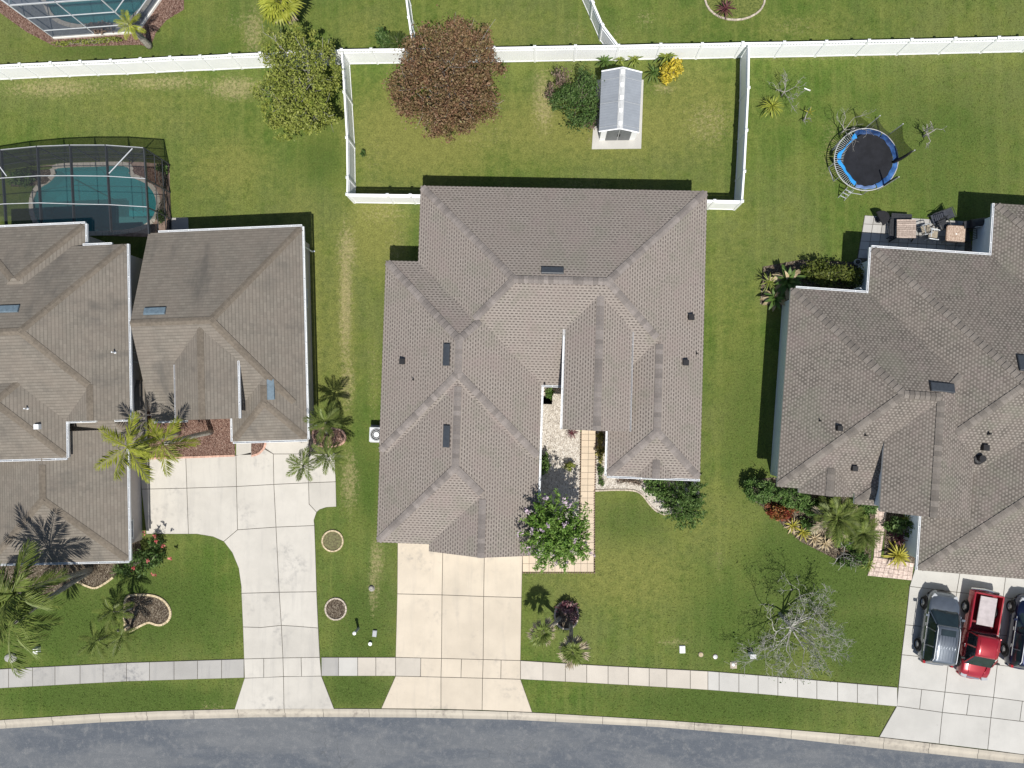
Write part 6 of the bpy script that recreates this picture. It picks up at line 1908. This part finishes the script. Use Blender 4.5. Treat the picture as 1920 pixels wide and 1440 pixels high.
# half-moon fire table
t_ = local('fire_table', 'black half-moon table on the corner of the patio', 'table', 1640,415, PA-1.05)
hp = [(.46*math.cos(math.pi*k/14), .62*math.sin(math.pi*k/14)) for k in range(15)]
obj('table_top', MB().prism(hp, .60, .66, .02), M['black_plastic'], t_)
obj('pedestal', MB().lathe([(.22,0),(.06,.06),(.06,.6)], (0,.24,0), 12), M['dark_metal'], t_)
# folded recliner
t_ = local('recliner', 'folded dark reclining chair at the lawn edge of the patio', 'chair', 1757,410, PA+.45)
obj('seat', MB().add([(-.45,-.3,.25),(.15,-.3,.38),(.15,.3,.38),(-.45,.3,.25)], [(0,1,2,3)]), pmat('sling_dark', (.045,.05,.065), .8, .2), t_)
obj('backrest', MB().add([(.15,-.3,.38),(.55,-.28,.80),(.55,.28,.80),(.15,.3,.38)], [(0,1,2,3)]), pmat('sling_dark2', (.06,.065,.08), .8, .2), t_)
mb = MB()
for s in (-1,1): mb.tube([(-.5,s*.32,.02),(.1,s*.33,.45),(.6,s*.3,.84)], .022, 5); mb.tube([(.4,s*.33,.02),(-.2,s*.34,.5),(-.45,s*.32,.52)], .022, 5)
mb.tube([(.6,-.3,.84),(.6,.3,.84)], .022, 5)
obj('frame', mb, M['dark_metal'], t_)
# grill
t_ = local('barbecue_grill', 'black barbecue grill in the corner by the blue wall', 'grill', 1818,424, PA+.22)
obj('cabinet', MB().prism([(-.42,-.24),(.42,-.24),(.42,.24),(-.42,.24)], .12, .78, .02), M['black_plastic'], t_)
lid = MB(); N = 8
for k in range(N+1):
    a = math.pi*k/N; lid.v += [(-.44,.26*math.cos(a),.80+.24*math.sin(a)),(.44,.26*math.cos(a),.80+.24*math.sin(a))]
for k in range(N): lid.f.append((2*k,2*k+1,2*k+3,2*k+2))
lid.f += [tuple(2*k for k in range(N+1)), tuple(2*k+1 for k in range(N,-1,-1))]
lo = obj('lid', lid, M['dark_metal'], t_); obj('handle', MB().tube([(-.32,-.26,.96),(.32,-.26,.96)], .02, 6), M['chrome'], lo)
for s in (-1,1): obj('side_shelf', MB().box(min(s*.45,s*.78),-.22,.74,max(s*.45,s*.78),.22,.78), M['dark_metal'], t_)
for s in (-1,1):
    for y in (-.2,.2): obj('wheel', MB().tube([(s*.38,y,.06),(s*.38+.03,y,.06)], .06, 10), M['black_plastic'], t_)
# hose reel behind the right house
t_ = local('hose_reel', 'small hose reel at the corner of the hedge', 'hose reel', 1602,494, PA, .02)
mb = MB()
for k in range(4): mb.tube([(.17*math.cos(2*math.pi*i/14),.17*math.sin(2*math.pi*i/14),.35+.05*k) for i in range(15)], .025, 5, cap=False)
obj('hose', mb, M['grey_metal'], t_); obj('stand', MB().lathe([(.16,0),(.05,.06),(.05,.55),(.12,.57)], (0,0,0), 10), M['dark_metal'], t_)

# ------------------------------------------------------------------ small things
p = W(704,812,0)
t_ = thing('air_conditioner', 'white air-conditioner unit beside the middle house', 'air conditioner', (p.x+.25,p.y-.05,0), H1.a)
obj('pad', MB().box(-.55,-.55,-.02,.55,.55,.06), M['con_walk'], t_)
obj('casing', MB().prism([(-.45,-.45),(.45,-.45),(.45,.45),(-.45,.45)], .06, .80, .03), M['alu'], t_)
lv = MB()
for k in range(8):
    z = .16+.075*k; lv.box(-.465,-.40,z,.465,.40,z+.03); lv.box(-.40,-.465,z,.40,.465,z+.03)
obj('louvre', lv, M['grey_metal'], t_)
g_ = MB()
for r_ in (.14,.24,.34): g_.tube([(r_*math.cos(2*math.pi*i/20),r_*math.sin(2*math.pi*i/20),.83) for i in range(21)], .012, 4, cap=False)
obj('fan_guard', g_, M['white_metal'], t_)
obj('fan_well', MB().lathe([(.38,.801),(.38,.812)], (0,0,0), 20), M['black_plastic'], t_)
obj('fan_hub', MB().lathe([(.17,.805),(.17,.84),(.10,.86)], (0,0,0), 16), M['white_metal'], t_)

def box_thing(name, label, cat, px, py, s, mat, rz=0, lid_=None, z=0):
    p = W(px, py, z); t_ = thing(name, label, cat, (p.x,p.y,z), rz)
    obj('housing', MB().prism([(-s[0]/2,-s[1]/2),(s[0]/2,-s[1]/2),(s[0]/2,s[1]/2),(-s[0]/2,s[1]/2)], -.03, s[2], .015), mat, t_)
    obj('lid', MB().prism([(-s[0]*.42,-s[1]*.42),(s[0]*.42,-s[1]*.42),(s[0]*.42,s[1]*.42),(-s[0]*.42,s[1]*.42)], s[2], s[2]+.015, .005), lid_ or mat, t_)
    return t_
box_thing('utility_box', 'white utility box on the left front lawn near the sidewalk', 'utility box', 72,1218, (.32,.36,.30), M['white_vinyl'])
box_thing('utility_box', 'white meter box lid alone on the middle front lawn', 'utility box', 1279,1217, (.34,.44,.10), M['white_vinyl'], .02, M['white_paint'])
box_thing('utility_box', 'square tan cover with a white disc beside the sidewalk', 'utility box', 1375,1247, (.40,.38,.06), M['edging_grey'])
p = W(1375,1246,.08); tag(obj('survey_disc', MB().lathe([(.10,0),(.10,.03),(.06,.05)], (p.x,p.y,.075), 12), M['white_vinyl']), 'white disc on the square cover beside the sidewalk', 'marker')
box_thing('utility_box', 'grey lidded box between the two left driveways', 'utility box', 703,1187, (.26,.40,.12), M['grey_metal'], -.1)
for (px, py, mt, lb) in ((1314,1227,'edging_tan','round brown-green valve cover left of another on the front lawn'),(1341,1231,'grey_metal','round grey valve cover nearest the square cover')):
    p = W(px,py); t_ = thing('valve_cover', lb, 'valve cover', (p.x,p.y,0))
    obj('rim', MB().lathe([(.155,-.02),(.155,.04),(.13,.055)], (0,0,0), 16), M['bark'], t_); obj('lid', MB().lathe([(.125,.03),(.125,.06),(.04,.066)], (0,0,0), 16), M[mt], t_)
p = W(672,1178); t_ = thing('marker_post', 'short grey post with white cap between the left driveways', 'post', (p.x,p.y,0))
obj('post', MB().lathe([(.085,-.02),(.075,.9),(.06,.95)], (0,0,0), 10), M['grey_metal'], t_); obj('cap', MB().lathe([(.11,.93),(.11,.98),(.05,1.03)], (0,0,0), 12), M['white_vinyl'], t_)
p = W(695,1206); t_ = thing('cleanout_cap', 'small white pipe cap between the left driveways', 'pipe cap', (p.x,p.y,0))
obj('pipe', MB().lathe([(.10,-.02),(.10,.12)], (0,0,0), 12), M['white_paint'], t_); obj('cap', MB().lathe([(.115,.12),(.115,.16),(.04,.18)], (0,0,0), 12), M['white_vinyl'], t_)
p = W(697,1103); t_ = thing('tree_stump', 'small grey stump in the bare soil beside the middle driveway', 'stump', (p.x,p.y,0))
obj('stump', MB().lathe([(.22,-.03),(.17,.06),(.15,.14),(.10,.15)], (0,0,0), 11), M['grey_bark'], t_)
p = W(1408,1226); t_ = thing('utility_box', 'white cabinet beside the bare twiggy tree', 'utility box', (p.x,p.y,0))
obj('housing', MB().prism([(-.16,-.12),(.16,-.12),(.16,.12),(-.16,.12)], -.02, .45, .02), M['white_vinyl'], t_); obj('lid', MB().prism([(-.18,-.14),(.18,-.14),(.18,.14),(-.18,.14)], .45, .48, .01), M['grey_metal'], t_)
p = W(22,1233); t_ = thing('garden_rock', 'pale boulder under the big palm at the left edge', 'rock', (p.x,p.y,0))
bm = bmesh.new(); bmesh.ops.create_icosphere(bm, subdivisions=2, radius=.30)
for v in bm.verts: v.co = Vector((v.co.x*1.3*random.uniform(.85,1.1), v.co.y*random.uniform(.85,1.1), v.co.z*.65*random.uniform(.85,1.1)+.08))
me = bpy.data.meshes.new('boulder'); bm.to_mesh(me); bm.free(); obj('boulder', me, M['con_walk'], t_)
a = W(1508,165.5,.03); c = W(1519,170,.03)
t_ = thing('plastic_pipe', 'short white pipe lying on the grass of the right backyard', 'pipe', (a.x,a.y,.04))
d_ = c-a; obj('tube', MB().tube([(0,0,0),(d_.x,d_.y,0)], .035, 8), M['white_vinyl'], t_); obj('coupling', MB().tube([(d_.x*.8,d_.y*.8,0),(d_.x*1.02,d_.y*1.02,0)], .045, 8), M['white_paint'], t_)

# ------------------------------------------------------------------ families of alike things
GROUPS = {'house': 'houses along the street', 'vinyl_fence': 'white vinyl fences', 'parked_suv': 'cars on the right driveway', 'queen_palm': 'tall palms of the left house',
  'pygmy_palm': 'small palms of the left house', 'fan_palm': 'fan palms', 'sago_palm': 'sago palms', 'bromeliad': 'strap-leaved garden plants', 'shrub': 'garden shrubs', 'croton': 'croton bushes',
  'bare_shrub': 'leafless shrubs in the right backyard', 'patio_chair': 'chairs on the patio', 'bench': 'benches at the slat table', 'utility_box': 'utility boxes on the lawns',
  'valve_cover': 'valve covers on the front lawn', 'spiky_plant': 'spiky garden plants', 'bird_of_paradise': 'broad-leaved plants at the right house', 'swimming_pool': 'swimming pools', 'pool_enclosure': 'pool screen enclosures',
  'cordyline': 'dark red strap plants', 'dead_shrub': 'dead stick shrubs', 'ferns': 'ferns in the right bed'}
for o in list(COL.objects):
    if o.parent is None:
        k = o.name.split('.')[0]
        if k in GROUPS and 'category' in o.keys(): o['group'] = GROUPS[k]
